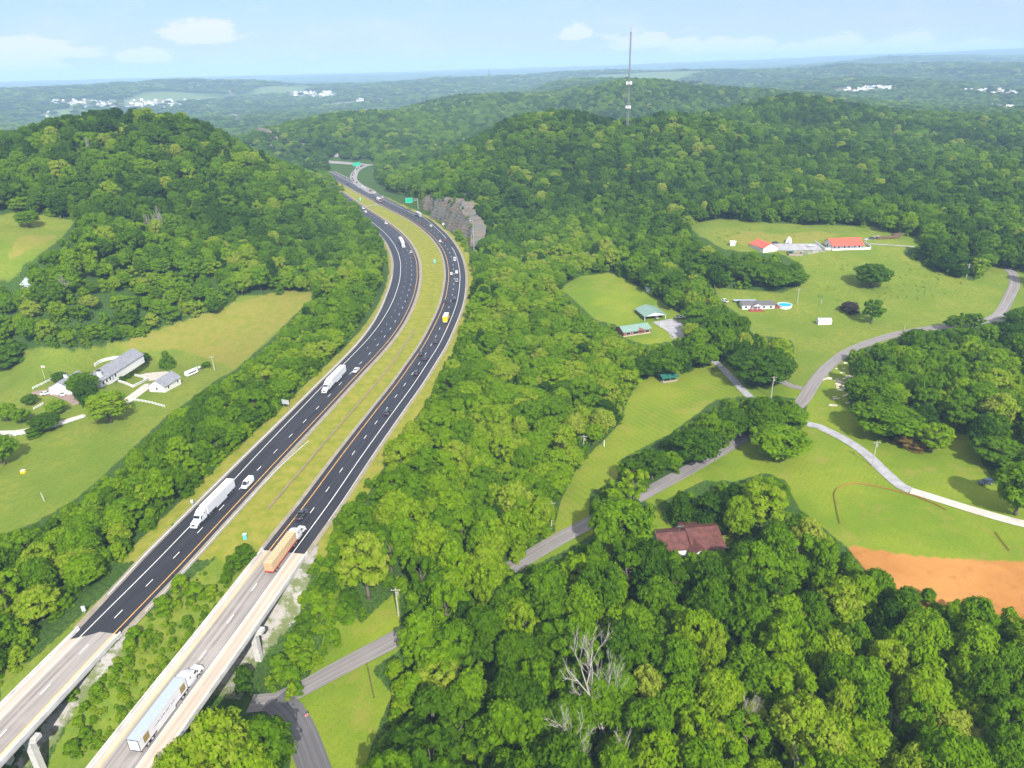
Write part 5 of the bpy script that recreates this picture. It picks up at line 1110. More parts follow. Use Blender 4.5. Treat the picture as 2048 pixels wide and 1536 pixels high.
semi(LC, 430, 1017, 5.9, True, 'white semi with long pale trailer, nearest oncoming one', roof='trailer_white')
semi(LC, 672, 766, 6.6, True, 'white semi with a box trailer, middle one of three oncoming', roof='trailer_white')
semi(LC, 803, 489, 5.6, True, 'semi with a silver trailer far up the bend, oncoming', side='silver', roof='trailer_white')
semi(RC, 352, 1412, -5.6, False, 'white semi on the near bridge with a grey-blue trailer roof and picture panels', frame='dark', pics=True)
# flatbed with lumber
p, a = on_road(RC, 583, 1102, -5.5, False); t = thing('flatbed_truck', 'white tractor pulling a flatbed stacked with sawn lumber', 'truck', p, a, 'semi trucks on the highway'); tractor(t)
mb = MB(); mb.box(-10.6, 4.2, -1.28, 1.28, 1.12, 1.42); part('flatbed', mb, M['sign_red'], t)
mb = MB(); mb.box(-10.4, 2.0, -.45, .45, .72, 1.11); part('chassis_rail', mb, M['dark'], t); wheels(t, (-8.6,-7.3), .97, .51, .56, 16, 'chrome')
for s in (-1,1):
    mb = MB(); mb.box(-10.63,-10.602, s*.9-.15, s*.9+.15, 1.17, 1.36); part('taillight', mb, M['taillight'], t)
ORDW = ['rearmost','second','third','fourth','fifth','sixth','seventh','eighth','foremost']
for k in range(9):
    b = thing('lumber_bundle', ORDW[k] + ' strapped bundle of sawn lumber on the flatbed truck, counted from its tail', 'lumber', group='lumber bundles on the flatbed')
    x = -9.75 + k * 1.64; b.location = (p[0] + math.cos(a)*x, p[1] + math.sin(a)*x, p[2] + 1.425); b.rotation_euler = (0,0,a); r = random.Random(k)
    mb = MB()
    for rw in range(5):
        for cl in range(2):
            for bd in range(3): mb.box(-.79 + r.uniform(0,.03), .79 - r.uniform(0,.03), -1.22 + cl*1.23 + bd*.40, -1.22 + cl*1.23 + bd*.40 + .385, rw*.53 + .01, rw*.53 + .505 + r.uniform(-.02,.01))
    part('boards', mb, M['lumber'], b)
    for sx in (-.4, .4):
        mb = MB(); mb.box(sx-.05, sx+.05, -1.235, 1.26, 2.645, 2.665); mb.box(sx-.05, sx+.05, -1.245, -1.225, .02, 2.66); mb.box(sx-.05, sx+.05, 1.245, 1.265, .02, 2.66); part('strap', mb, M['strap'], b)
def box_truck(L, u, v, off, label, body, rear, roof, Lb=6.8):
    p, a = on_road(L, u, v, off); t = thing('box_truck', label, 'truck', p, a, 'box trucks on the highway')
    mb = MB(); mb.box(-Lb*.62, Lb*.38, -1.22, 1.22, 1.0, 3.75); part('cargo_box', mb, M[body], t)
    mb = MB(); mb.box(-Lb*.62+.02, Lb*.38-.02, -1.2, 1.2, 3.752, 3.80); part('roof', mb, M[roof], t)
    mb = MB(); mb.box(-Lb*.62-.04, -Lb*.62-.003, -1.12, 1.12, 1.1, 3.6); part('rear_door', mb, M[rear], t)
    mb = MB(); loft_x(mb, [(Lb*.38+2.3,.9,.55,1.35),(Lb*.38+1.5,1.0,.5,1.6),(Lb*.38+.9,1.02,.5,2.3),(Lb*.38+.1,1.02,.5,2.45)]); part('cab', mb, M[body if body != 'silver' else 'white'], t)
    mb = MB(); q = Lb*.38; mb.loft([[(q+1.48,-.85,1.62),(q+1.48,.85,1.62),(q+.98,.88,2.24),(q+.98,-.88,2.24)],[(q+1.53,-.85,1.64),(q+1.53,.85,1.64),(q+1.03,.88,2.26),(q+1.03,-.88,2.26)]]); part('windscreen', mb, M['glass'], t)
    mb = MB(); mb.box(-Lb*.62-.05, -Lb*.62+.15, -1.15, 1.15, .55, .75); part('rear_bumper', mb, M['white'], t)
    wheels(t, (-Lb*.36, Lb*.38+1.35), .95, .45, .4); return t
box_truck(RC, 892, 640, -5.3, 'yellow box truck with a pale roof on the outbound carriageway', 'yellow', 'yellow', 'white', 7.4)
box_truck(RC, 831, 432, -11.0, 'silver box truck by the overhead green sign', 'silver', 'silver', 'trailer_white', 11.0)
box_truck(RC, 757, 402, -2.6, 'white box truck far up the straight with a dark red tail', 'white', 'red', 'white', 11.0)

# ------------------------------------------------------------------ houses and farm buildings
def frame(a, b):
    A, B = ground(*a), ground(*b); d = B[:2] - A[:2]; L = float(np.linalg.norm(d)); return A, L, math.atan2(d[1], d[0])
def gable_parts(t, L, D, wh, rh, wall, roof, x0=0.0, y0=0.0, over=.45, across=False, z0=-1.2, name='wall', hip=0.0):
    """walls and a closed pitched roof; ridge along x, or along y when across"""
    mb = MB()
    if not across: mb.loft([[(x, y0, z0), (x, y0 + D, z0), (x, y0 + D, wh), (x, y0 + D/2, wh + rh), (x, y0, wh)] for x in (x0, x0 + L)])
    else: mb.loft([[(x0, y, z0), (x0 + L, y, z0), (x0 + L, y, wh), (x0 + L/2, y, wh + rh), (x0, y, wh)] for y in (y0, y0 + D)])
    w = part(name, mb, M[wall], t); mb = MB(); S_, T_ = (D, L) if not across else (L, D); k = rh / (S_ / 2); th = .16
    sec = [(-over, wh - over*k + .03), (S_/2, wh + rh + .03), (S_ + over, wh - over*k + .03), (S_ + over, wh - over*k + .03 + th), (S_/2, wh + rh + .03 + th), (-over, wh - over*k + .03 + th)]
    if not across: mb.loft([[(x0 + x, y0 + s, z) for s, z in sec] for x in (-over, T_ + over)])
    else: mb.loft([[(x0 + s, y0 + y, z) for s, z in sec] for y in (-over, T_ + over)])
    r = part('roof', mb, M[roof], t); return w, r
def wbox(t, name, x0, x1, y0, y1, z0, z1, mat): mb = MB(); mb.box(x0, x1, y0, y1, z0, z1); return part(name, mb, M[mat], t)
def window(t, x, z, w, h, y=0.0, side=None, L=0.0):
    """on the front wall (y), or on a gable wall at x when side = -1/1"""
    if side is None:
        f = wbox(t, 'window', x-w/2-.1, x+w/2+.1, y-.06, y+.02, z-.1, z+h+.1, 'white'); wbox(f, 'pane', x-w/2, x+w/2, y-.075, y-.061, z, z+h, 'glass')
    else:
        f = wbox(t, 'window', x-.06, x+.06, y-w/2-.1, y+w/2+.1, z-.1, z+h+.1, 'white'); wbox(f, 'pane', x+side*.061, x+side*.075, y-w/2, y+w/2, z, z+h, 'glass')
def house(name, label, a, b, D, wh, rh, wall, roof, cat='house', across=False, over=.45):
    A, L, an = frame(a, b); t = thing(name, label, cat, A, an); gable_parts(t, L, D, wh, rh, wall, roof, across=across, over=over); return t, L
# white farmhouse
t, L = house('farmhouse', 'long white farmhouse with grey roof and two black-capped white chimneys', (203,775), (294,741), 10, 3.0, 3.1, 'wall_white', 'roof_grey')
gable_parts(t, 13, 11, 3.5, 2.8, 'wall_white', 'roof_grey', x0=-9, y0=8, name='wall')
for x in (2, 4.5, 7, 11): window(t, x, .8, 1.1, 1.5)
wbox(t, 'door', 8.6, 9.6, -.05, .01, 0, 2.1, 'door_grey')
for x in (L-7.2, L-3.6): wbox(t, 'garage_door', x, x+2.9, -.05, .01, 0, 2.3, 'white')
for cx, cy, zt, w in ((3.2, 1.8, 7.0, 1.0), (-3.5, 13.5, 8.0, .8)):
    mb = MB(); mb.box(cx-w*1.5, cx+w*1.5, cy-w*.8, cy+w*.8, 2.0, zt-1.6, w*.7, w*.1); mb.box(cx-w*.75, cx+w*.75, cy-w*.6, cy+w*.6, zt-1.62, zt); ch = part('chimney', mb, M['wall_white'], t)
    mb = MB(); mb.box(cx-w*.85, cx+w*.85, cy-w*.7, cy+w*.7, zt+.002, zt+.5); part('chimney_cap', mb, M['dark'], ch)
for k in range(4): mb = MB(); mb.tube([(-9.5, 9.2 + k*2.9, -.6), (-9.5, 9.2 + k*2.9, 3.3)], .22, 8); part('column', mb, M['white'], t)
def wall_path(name, label, px, h, th, mat, cat, fence=False):
    t = thing(name, label, cat); P = polyline(px, None, 1.0, 3); n, _ = normals(P); z = height(P[:,0], P[:,1]); mb = MB()
    if not fence:
        mb.loft([[(P[i,0]+n[i,0]*o, P[i,1]+n[i,1]*o, z[i]+q) for o, q in ((th/2,-.4),(-th/2,-.4),(-th/2,h),(th/2,h))] for i in range(len(P))]); part('wall' if 'wall' in name else 'panel', mb, M[mat], t)
        mb = MB(); mb.loft([[(P[i,0]+n[i,0]*o, P[i,1]+n[i,1]*o, z[i]+q) for o, q in ((th*.8,h+.002),(-th*.8,h+.002),(-th*.8,h+.1),(th*.8,h+.1))] for i in range(len(P))]); part('coping', mb, M[mat], t)
    else:
        for q in fence: mb.loft([[(P[i,0]+n[i,0]*o, P[i,1]+n[i,1]*o, z[i]+q+d) for o, d in ((.03,-.09),(-.03,-.09),(-.03,.09),(.03,.09))] for i in range(len(P))])
        part('rails', mb, M[mat], t); mb = MB()
        for i in range(0, len(P), 2): mb.box(P[i,0]-th, P[i,0]+th, P[i,1]-th, P[i,1]+th, z[i]-.4, z[i]+h)
        o = part('posts', mb, M[mat], t); o['kind'] = 'stuff'
    return t
wall_path('garden_wall', 'low white wall round the shrub bed in front of the farmhouse', [(237,764),(252,769),(266,775),(281,768),(296,760),(283,755),(270,752)], 1.0, .35, 'wall_white', 'wall')
wall_path('garden_wall', 'curved white terrace wall behind the farmhouse roof', [(190,733),(200,725),(215,720),(232,717),(250,717)], 1.3, .35, 'wall_white', 'wall')
wall_path('plank_fence', 'white plank fence along the lower lawn below the farmhouse garage', [(262,801),(285,804),(305,808),(330,815)], 1.3, .08, 'white', 'fence', (.4,.75,1.1))
wall_path('plank_fence', 'white plank fence beside the farmhouse approach drive', [(20,874),(50,869),(85,862),(120,852),(150,842),(172,834)], 1.3, .08, 'white', 'fence', (.4,.75,1.1))
wall_path('plank_fence', 'short white fence at the far side of the farmhouse forecourt', [(66,779),(85,770),(112,757)], 1.3, .08, 'white', 'fence', (.4,.75,1.1))
wall_path('plank_fence', 'short white fence between the garden trees near the forecourt', [(68,820),(88,809)], 1.3, .08, 'white', 'fence', (.4,.75,1.1))
t, L = house('garage', 'detached white garage with a grey gable roof beside the farmhouse drive', (331,785), (363,768), 8.2, 2.9, 2.7, 'wall_white', 'roof_grey', 'garage')
for x in (2.6, L-2.2): window(t, x, 1.0, .8, 1.2)
window(t, 0, 1.0, .8, 1.2, y=4.1, side=-1)
def trailer_small(name, label, u, v, deg, L, w, h, mat, cat):
    p = ground(u, v); t = thing(name, label, cat, (p[0], p[1], p[2]), math.radians(deg))
    mb = MB(); loft_x(mb, [(-L/2, w/2*.95, .55, h*.9), (-L/2+.4, w/2, .5, h), (L/2-.8, w/2, .5, h), (L/2, w/2*.9, .6, h*.72)], .2); part('body', mb, M[mat], t)
    for s in (-1, 1): wbox(t, 'window', -L/2+.8, L/2-1.2, s*w/2-.012, s*w/2+.012, h*.58, h*.80, 'glass')
    mb = MB(); mb.tube([(L/2-.1,0,.5),(L/2+1.3,0,.5)], .06, 6); part('hitch', mb, M['dark'], t); wheels(t, (-.5,.4), w/2-.1, .36, .2); return t
trailer_small('camper_trailer', 'white camper trailer beside the detached garage', 384, 750, 60, 6.4, 2.4, 2.7, 'white', 'trailer')
p = ground(398, 739); t = thing('utility_trailer', 'low dark utility trailer loaded with white goods behind the camper', 'trailer', p, 1.0)
mb = MB(); mb.box(-3,3,-1.2,1.2,.5,.65); [mb.box(-3,3,y-.04,y+.04,.66,1.0) for y in (-1.15,1.15)]; part('bed', mb, M['dark'], t); wheels(t, (-.5,.4), 1.15, .36, .2)
for k, (x, w) in enumerate(((-1.4,.8),(.3,.9),(1.6,.6))):
    q = thing('appliance', ['white boxy appliance at the tail of the utility trailer','white boxy appliance in the middle of the utility trailer','small white appliance at the front of the utility trailer'][k], 'appliance', (p[0]+math.cos(1)*x, p[1]+math.sin(1)*x, p[2]+.655), 1.0); mb = MB(); mb.box(-w/2,w/2,-.5,.5,0,1.1-.2*k,.04,.04); part('body', mb, M['white'], q); wbox(q, 'door', -w/2+.08, w/2-.08, -.53, -.501, .08, .9-.2*k, 'trailer_white')
p = ground(90, 758); t = thing('flagpole', 'white flagpole with a small red and white flag beside the farmhouse garden', 'flagpole', p)
mb = MB(); mb.tube([(0,0,-.3),(0,0,7)], [.06,.04], 6); part('pole', mb, M['white'], t)
mb = MB(); mb.grid(np.array([[(.05 + x*1.6, .12*math.sin(x*6), 6.9 - z*1.0) for x in np.linspace(0,1,9)] for z in np.linspace(0,1,4)])); f = part('flag', mb, M['sign_white'], t)
for z in (.15, .45, .75): mb = MB(); mb.grid(np.array([[(.06 + x*1.58, .12*math.sin(x*6)-.02, 6.9 - zz) for x in np.linspace(0,1,9)] for zz in (z, z+.14)])); part('stripe', mb, M['sign_red'], f)
t, L = house('house', 'white house with a pale roof half hidden by trees on the left hillside', (46,584), (92,580), 9, 4.2, 2.4, 'wall_white', 'trailer_grey')
for x in (3, 6.5, 10): window(t, x, 1.6, 1.2, 1.5)
# barnyard: open carport, brown house, shed
A, L, an = frame((1289,642), (1331,638)); t = thing('carport', 'open-fronted carport with sage green roof and white gable beside the gravel yard', 'carport', A, an); D = 15
mb = MB(); k = 1.9/(L/2); sec = [(-.4,2.75-.4*k),(L/2,4.65),(L+.4,2.75-.4*k),(L+.4,2.92-.4*k),(L/2,4.82),(-.4,2.92-.4*k)]; mb.loft([[(s,y,z) for s,z in sec] for y in (-.4, D)]); part('roof', mb, M['roof_green'], t)
mb = MB(); mb.loft([[(0,y,2.6),(L,y,2.6),(L,y,2.85),(L/2,y,4.6),(0,y,2.85)] for y in (-.1,.1)]); part('gable_panel', mb, M['white'], t)
wbox(t, 'side_wall', -.1, .1, .3, D-.3, -1, 2.7, 'dark'); wbox(t, 'back_wall', .11, L-.11, D-.4, D-.25, -1, 2.7, 'dark'); wbox(t, 'side_wall', L-.1, L+.1, 5, D-.3, -1, 2.7, 'wood')
for x in (.1, L-.1): mb = MB(); mb.box(x-.12,x+.12,-.12,.12,-1,2.6); part('post', mb, M['white'], t)
t, L = house('house', 'low brown brick house with a sage green metal roof at the mown field edge', (1247,674), (1301,666), 9, 2.7, 1.7, 'brick', 'roof_green')
for x, w in ((2.8,2.6),(7.2,3.2),(L-2.2,2.4)): window(t, x, .9, w, 1.2)
wbox(t, 'door', 9.7, 10.6, -.05, .01, 0, 2.1, 'brownwood'); wbox(t, 'foundation', -.04, L+.04, -.08, -.005, -1.2, .5, 'stone')
mb = MB(); mb.loft([[(8.2,y,2.5),(12.6,y,2.5),(10.4,y,3.6)] for y in (-1.3, 2.0)]); part('porch_gable', mb, M['brick'], t)
house('shed', 'small shed with a dark green roof in the shade by the gravel yard', (1376,672), (1400,668), 5, 2.3, 1.1, 'wood', 'roof_dkgreen', 'shed')
t, L = house('shed', 'narrow white shed with two doors against the trees above the barnyard', (1292,584), (1301,586), 2.5, 2.6, .6, 'wall_white', 'white', 'shed'); wbox(t, 'door', .3, 1.2, -.05, .01, 0, 2.0, 'white'); wbox(t, 'door', 1.5, 2.4, -.05, .01, 0, 2.0, 'white')
house('shed', 'red-roofed white shed peeking over the trees left of the mobile home', (1392,613), (1428,606), 7, 2.6, 1.6, 'wall_white', 'roof_red', 'shed')
# mobile home with deck and pool
t, L = house('mobile_home', 'white mobile home with dark grey roof and a red front deck', (1484,619), (1549,617), 8, 2.8, 1.15, 'wall_white', 'roof_darkgrey', 'mobile home')
for x in (2.2, 12.6, L-2.2): window(t, x, .9, 1.3, 1.1)
mb = MB(); mb.loft([[(5.2,y,2.75),(11.2,y,2.75),(8.2,y,4.05)] for y in (-2.2, 3.0)]); part('porch_roof', mb, M['roof_darkgrey'], t)
mb = MB(); mb.loft([[(5.4,y,2.6),(11.0,y,2.6),(8.2,y,3.85)] for y in (-2.35, -2.21)]); part('porch_gable', mb, M['white'], t)
for x in (5.5, 8.2, 10.9): mb = MB(); mb.box(x-.08,x+.08,-2.3,-2.14,0,2.6); part('porch_post', mb, M['white'], t)
wbox(t, 'deck', 3.6, 12.0, -3.2, -.05, -.9, .35, 'deckred'); wbox(t, 'door', 7.7, 8.6, -.05, .01, .36, 2.3, 'white'); wbox(t, 'rear_awning', -3.0, 10.5, 8.6, 11.5, 2.5, 2.65, 'trailer_grey')
c = ground(1569, 613); an = t.rotation_euler.z
q = thing('pool_deck', 'red-stained wooden deck between the mobile home and the pool', 'deck', ground(1549,616), an); mb = MB(); mb.box(.3, 3.4, -1.0, 4.5, -.4, 1.0); part('boards', mb, M['deckred'], q)
q = thing('swimming_pool', 'round above-ground pool with blue water and white wall', 'pool', c, 0); n = 40
mb = MB(); mb.loft([[(r*math.cos(2*PI*i/n), r*math.sin(2*PI*i/n), z) for i in range(n)] for r, z in ((4.0,-.5),(4.0,1.25),(4.2,1.26),(4.2,1.34),(3.85,1.34),(3.85,.2))], cap=False); part('wall', mb, M['white'], q)
mb = MB(); mb.add([(3.84*math.cos(2*PI*i/n), 3.84*math.sin(2*PI*i/n), 1.08) for i in range(n)], [tuple(range(n))]); part('water', mb, M['pool'], q)
t, L = house('storage_shed', 'pale shed with a silver roof alone on the lawn below the mobile home', (1636,650), (1663,649), 3.6, 2.2, 1.2, 'white', 'silver', 'shed', over=.15); wbox(t, 'door', -.05, .01, 1.0, 2.6, 0, 1.9, 'trailer_white')
A, L, an = frame((1326,767), (1355,762)); t = thing('pavilion', 'open picnic pavilion with a green metal roof on the mown strip', 'pavilion', A, an); D = 5.2
mb = MB(); sec = [(-.5,2.35),(D/2,3.3),(D+.5,2.35),(D+.5,2.5),(D/2,3.45),(-.5,2.5)]; mb.loft([[(x,s,z) for s,z in sec] for x in (-.5, L+.5)]); part('roof', mb, M['roof_dkgreen'], t)
for x in (.1, L/2, L-.1):
    for y in (.1, D-.1): mb = MB(); mb.box(x-.1,x+.1,y-.1,y+.1,-.5,2.55); part('post', mb, M['wood'], t)
wbox(t, 'low_wall', 0.25, L/2-.15, .02, .16, -.4, .95, 'wood'); wbox(t, 'low_wall', L/2+.15, L-.25, .02, .16, -.4, .95, 'wood'); wbox(t, 'floor', 0, L, .2, D, -.5, .08, 'concrete')
# upper meadow: red roofs
t, L = house('garage', 'white garage with a bright red metal roof on the upper meadow', (1526,506), (1554,502), 15, 3.3, 2.6, 'wall_white', 'roof_red', 'garage', across=True); wbox(t, 'garage_door', 2.5, 6.5, -.05, .01, 0, 2.6, 'white')
t, L = house('porch_house', 'white house with a bright red roof and a long columned porch', (1662,499), (1724,497), 11, 3.3, 3.0, 'wall_white', 'roof_red', 'house')
mb = MB(); k = 3.0/5.5; mb.loft([[(x,y,z) for y, z in ((.0,3.42),(-2.6,2.75),(-2.6,2.9),(.0,3.58))] for x in (-.4, L+.4)]); part('porch_roof', mb, M['roof_red'], t)
wbox(t, 'porch_floor', 0, L, -2.5, -.02, -.9, .35, 'white')
for k in range(10): x = .15 + k*(L-.3)/9; mb = MB(); mb.box(x-.13,x+.13,-2.42,-2.16,.35,2.76); part('column', mb, M['white'], t)
for k in range(6): window(t, 2.0 + k*(L-4)/5, .9, 1.2, 1.6)
mb = MB(); mb.box(.2, L-.2, -2.44, -2.38, .85, .95); mb.box(.2, L-.2, -2.44, -2.38, .45, .55); part('railing', mb, M['white'], t)
window(t, 0, 1.2, 1.2, 1.4, y=5.5, side=-1)
wall_path('deck_rail', 'white solid fence round the side deck left of the porch house', [(1630,486),(1640,493),(1650,500),(1661,500)], 1.5, .15, 'white', 'fence'); wall_path('deck_rail', 'white solid fence round the side deck right of the porch house', [(1726,499),(1742,499),(1738,493),(1728,487)], 1.5, .15, 'white', 'fence')
t, L = house('shed', 'small boxy white shed left of the red-roofed garage', (1460,492), (1470,492), 3.2, 2.8, .5, 'wall_white', 'white', 'shed'); wbox(t, 'door', .8, 1.9, -.05, .01, 0, 2.1, 'trailer_white')
p = ground(1577, 485); t = thing('arched_shelter', 'white arched shelter on the tan ground behind the gravel yard', 'shelter', p, 1.2); mb = MB(); mb.loft([[(x, 2.0*math.cos(th), max(0, 3.6*math.sin(th))) for th in np.linspace(0, PI, 11)] for x in (-2.6, 2.6)]); part('cover', mb, M['white'], t); wbox(t, 'door', -2.64, -2.605, -.6, .6, 0, 2.2, 'trailer_grey')
A, L, an = frame((1578,512), (1606,512)); t = thing('stock_pen', 'grey plank pen with a small green roof below the gravel yard', 'pen', A, an)
for x0, x1, y0, y1 in ((0,L,0,.12),(0,L,5.9,6.02),(-.06,.06,.13,5.89),(L-.06,L+.06,.13,5.89)): wbox(t, 'panel', x0, x1, y0, y1, -.6, 1.5, 'wood')
wbox(t, 'shelter_roof', .2, 4.4, 3.2, 5.8, 2.2, 2.35, 'roof_dkgreen'); [wbox(t, 'post', x-.08, x+.08, y-.08, y+.08, -.5, 2.2, 'wood') for x in (.4,4.2) for y in (3.4,5.6)]
for u, v, L, lb in ((1775,477,18,'long stack of weathered lumber at the wood edge, front one'),(1800,471,12,'dark stack of old timber behind the long lumber stack')):
    p = ground(u, v); t = thing('timber_stack', lb, 'timber', p, .12); r = random.Random(u)
    mb = MB(); [mb.box(-L/2 + r.uniform(0,1.5), L/2 - r.uniform(0,1.5), y, y+.42, z, z+.42) for y in np.arange(-1.2,1.2,.46) for z in (.3,.75,1.2)]; part('timbers', mb, M['brownwood'], t)
    mb = MB(); [mb.box(x-.15,x+.15,-1.4,1.4,-.2,.295) for x in (-L/3,0,L/3)]; part('bearers', mb, M['wood'], t)
# maroon-roofed house in the trees
t, L = house('ranch_house', 'ranch house with a maroon metal roof and white gable among the trees', (1322,1118), (1425,1108), 10.5, 2.8, 2.5, 'wall_white', 'roof_maroon')
gable_parts(t, 9.5, 14.5, 3.0, 2.7, 'wall_white', 'roof_maroon', x0=L-6.5, y0=-1.5, name='wall', across=False); gable_parts(t, 4.6, 5.0, 2.9, 1.6, 'wall_white', 'roof_maroon', x0=L*.52, y0=-3.2, name='entry_wall', across=True)
wbox(t, 'entry_arch', L*.52+1.2, L*.52+3.4, -3.26, -3.19, 0, 2.4, 'dark'); wbox(t, 'carport_roof', L*.5, L*.5+7, -9.5, -3.4, 2.4, 2.55, 'roof_darkgrey')
[wbox(t, 'post', L*.5+x-.08, L*.5+x+.08, -9.3, -9.14, -1, 2.4, 'white') for x in (.2,6.8)]
window(t, L+3.0, 1.0, 1.0, 1.4, y=5.0, side=1)
mb = MB(); mb.tube([(L*.45,5.2,5.2),(L*.45,5.2,7.4)], .04, 5); mb.tube([(L*.45-1.2,5.2,7.2),(L*.45+1.2,5.2,7.4)], .03, 5); [mb.tube([(L*.45+x,4.8,7.3),(L*.45+x,5.6,7.3)], .02, 4) for x in (-.9,-.4,.1,.6,1.0)]; part('antenna', mb, M['grey_metal'], t)
wall_path('silt_fence', 'orange safety fence in a long curve across the bright green field', [(1680,1048),(1675,1030),(1672,1012),(1668,992),(1672,980),(1685,973),(1707,967),(1745,972),(1790,983),(1830,994),(1870,1010),(1892,1022)], .7, .035, 'fence_orange', 'fence', (.3,.55)); wall_path('silt_fence', 'short orange safety fence near the dirt at the picture edge', [(1990,1066),(2003,1084),(2018,1103)], .7, .035, 'fence_orange', 'fence', (.3,.55))

# ------------------------------------------------------------------ poles, signs and masts
def upole(u, v, vtop, label, arm=True, can=False, lean=0.0, mat='pole', r=.17):
    p = ground(u, v); h = top_height(p, vtop); t = thing('utility_pole', label, 'utility pole', p); mb = MB(); mb.tube([(0,0,-.5),(lean*h*.5,0,h*.5),(lean*h,0,h)], [r*1.25,r,r*.8], 8); part('pole', mb, M[mat], t)
    if arm:
        mb = MB(); mb.box(lean*h-1.2, lean*h+1.2, -.20, -.08, h-.75, h-.6); part('crossarm', mb, M['wood'], t)
        for x in (-1.05,-.4,.4,1.05): mb = MB(); mb.disc((lean*h+x,-.14,h-.51), .07, (0,0,1), .17, 8); part('insulator', mb, M['antenna'], t)
    if can: mb = MB(); mb.disc((lean*h+.38,0,h-1.9), .28, (0,0,1), .95, 12); part('transformer', mb, M['grey_metal'], t)
    return t
upole(1103,1058,1003,'grey utility pole by the asphalt lane under the wooded strip',True,True); upole(797,1232,1176,'weathered utility pole above the low lane near the bridge',True,True); upole(748,1396,1335,'bare wooden pole below the low lane, without a crossarm',False,False,-.04,'brownwood',.13); upole(1744,932,882,'utility pole with crossarm beside the pale gravel drive',True,True); upole(1167,906,870,'small utility pole at the edge of the mown strip',True,True); upole(1542,796,752,'utility pole with a transformer at the lane junction',True,True); upole(1594,609,577,'tall pole beside the swimming pool',True); upole(1932,557,527,'utility pole at the wood edge above the lane bend',True,True); upole(430,741,712,'leaning grey pole at the edge of the hay field',True,False,-.05); upole(1642,608,597,'short bare post on the meadow behind the pool',False); upole(1808,663,651,'short grey post beside the lane on the open lawn',False); upole(89,1002,985,'short pale stake in the lower left field',False,False,-.1); upole(1208,893,880,'short white marker post on the mown strip',False,False,0,'white'); upole(1321,656,643,'slim white post beside the gravel yard',False,False,0,'white',.08)
p = ground(1369, 668); t = thing('lamp_post', 'curved white lamp post beside the gravel yard', 'lamp post', p); mb = MB(); mb.tube([(0,0,-.3),(0,0,3.2),(-.3,0,3.9),(-.9,0,4.2),(-1.6,0,4.1)], .07, 6); part('pole', mb, M['white'], t); mb = MB(); mb.box(-2.0,-1.5,-.15,.15,3.98,4.1); part('lamp_head', mb, M['grey_metal'], t)
p = gp(948, 496, -1.0); p[2] = hz(p[0], p[1]); hh = top_height(p, 441); t = thing('light_mast', 'tall slim highway light mast beside the wooded strip at the bend', 'light mast', p); mb = MB(); mb.tube([(0,0,-.5),(0,0,hh)], [.34,.16], 10); part('pole', mb, M['grey_metal'], t); mb = MB(); mb.tube([(0,0,hh-.3),(-1.6,-.8,hh+.1)], .07, 6); part('arm', mb, M['grey_metal'], t); mb = MB(); mb.box(-2.3,-1.4,-1.1,-.6,hh-.02,hh+.2); part('luminaire', mb, M['antenna'], t)
def board(t, name, x0, x1, z0, z1, y, mat, th=.06): return wbox(t, name, x0, x1, y-th/2, y+th/2, z0, z1, mat)
p, a = on_road(RC, 833, 421, -20.5); p = (p[0], p[1], hz(p[0], p[1])); t = thing('overhead_sign', 'green overhead exit sign on a cantilever arm above the outbound lanes', 'road sign', p, a - PI/2)
mb = MB(); mb.tube([(0,0,-.5),(0,0,10.2)], [.38,.28], 10); part('mast', mb, M['grey_metal'], t)
mb = MB(); [mb.tube([(0,0,z),(-12.0,0,z)], .13, 8) for z in (9.9,8.4)]; [mb.tube([(-x,0,8.4),(-x-1.1,0,9.9)], .07, 5) for x in np.arange(.4,10.8,1.1)]; part('arm', mb, M['grey_metal'], t)
sp_ = board(t, 'sign_panel', -12.6, -5.2, 6.9, 11.4, -.32, 'sign_green', .1); board(sp_, 'sign_panel_border', -12.45, -5.35, 11.18, 11.27, -.38, 'sign_white', .015); board(sp_, 'sign_panel_border', -12.45, -5.35, 7.03, 7.12, -.38, 'sign_white', .015)
for k, (u, v, w, lb) in enumerate(((711,331.5,7,'green guide sign at the top of the exit ramp, lower left one'),(717,329.5,6,'green guide sign at the top of the exit ramp, upper right one'))):
    p = ground(u, v + 4); t = thing('guide_sign', lb, 'road sign', p, 0.3); board(t, 'sign_panel', -w/2, w/2, 2.6, 6.8, -.1, 'sign_green', .1); [wbox(t, 'post', x-.12, x+.12, -.04, .14, -.5, 6.6, 'grey_metal') for x in (-w/3, w/3)]
p = ground(573, 818); t = thing('road_sign', 'blank-backed white road sign on two posts beside the guardrail', 'road sign', p, -.35); board(t, 'sign_panel', -1.7, 1.7, 2.2, 4.2, 0, 'sign_back', .06); [wbox(t, 'post', x-.07, x+.07, .04, .16, -.5, 4.0, 'grey_metal') for x in (-1.1,1.1)]
p = ground(386, 1012); t = thing('roadside_cabinet', 'small grey cabinet on a post beside the guardrail and the nearest oncoming semi', 'cabinet', p, .3); wbox(t, 'box', -.4, .4, -.25, .25, 1.2, 2.3, 'sign_back'); wbox(t, 'post', -.08, .08, -.08, .08, -.5, 1.2, 'grey_metal')
p = ground(170, 1228); t = thing('object_marker', 'grey back of a small sign where the left bridge begins', 'road sign', p, .3); board(t, 'sign_panel', -.45, .45, .9, 2.6, 0, 'sign_back', .05); wbox(t, 'post', -.06, .06, .03, .13, -.5, 2.5, 'grey_metal')
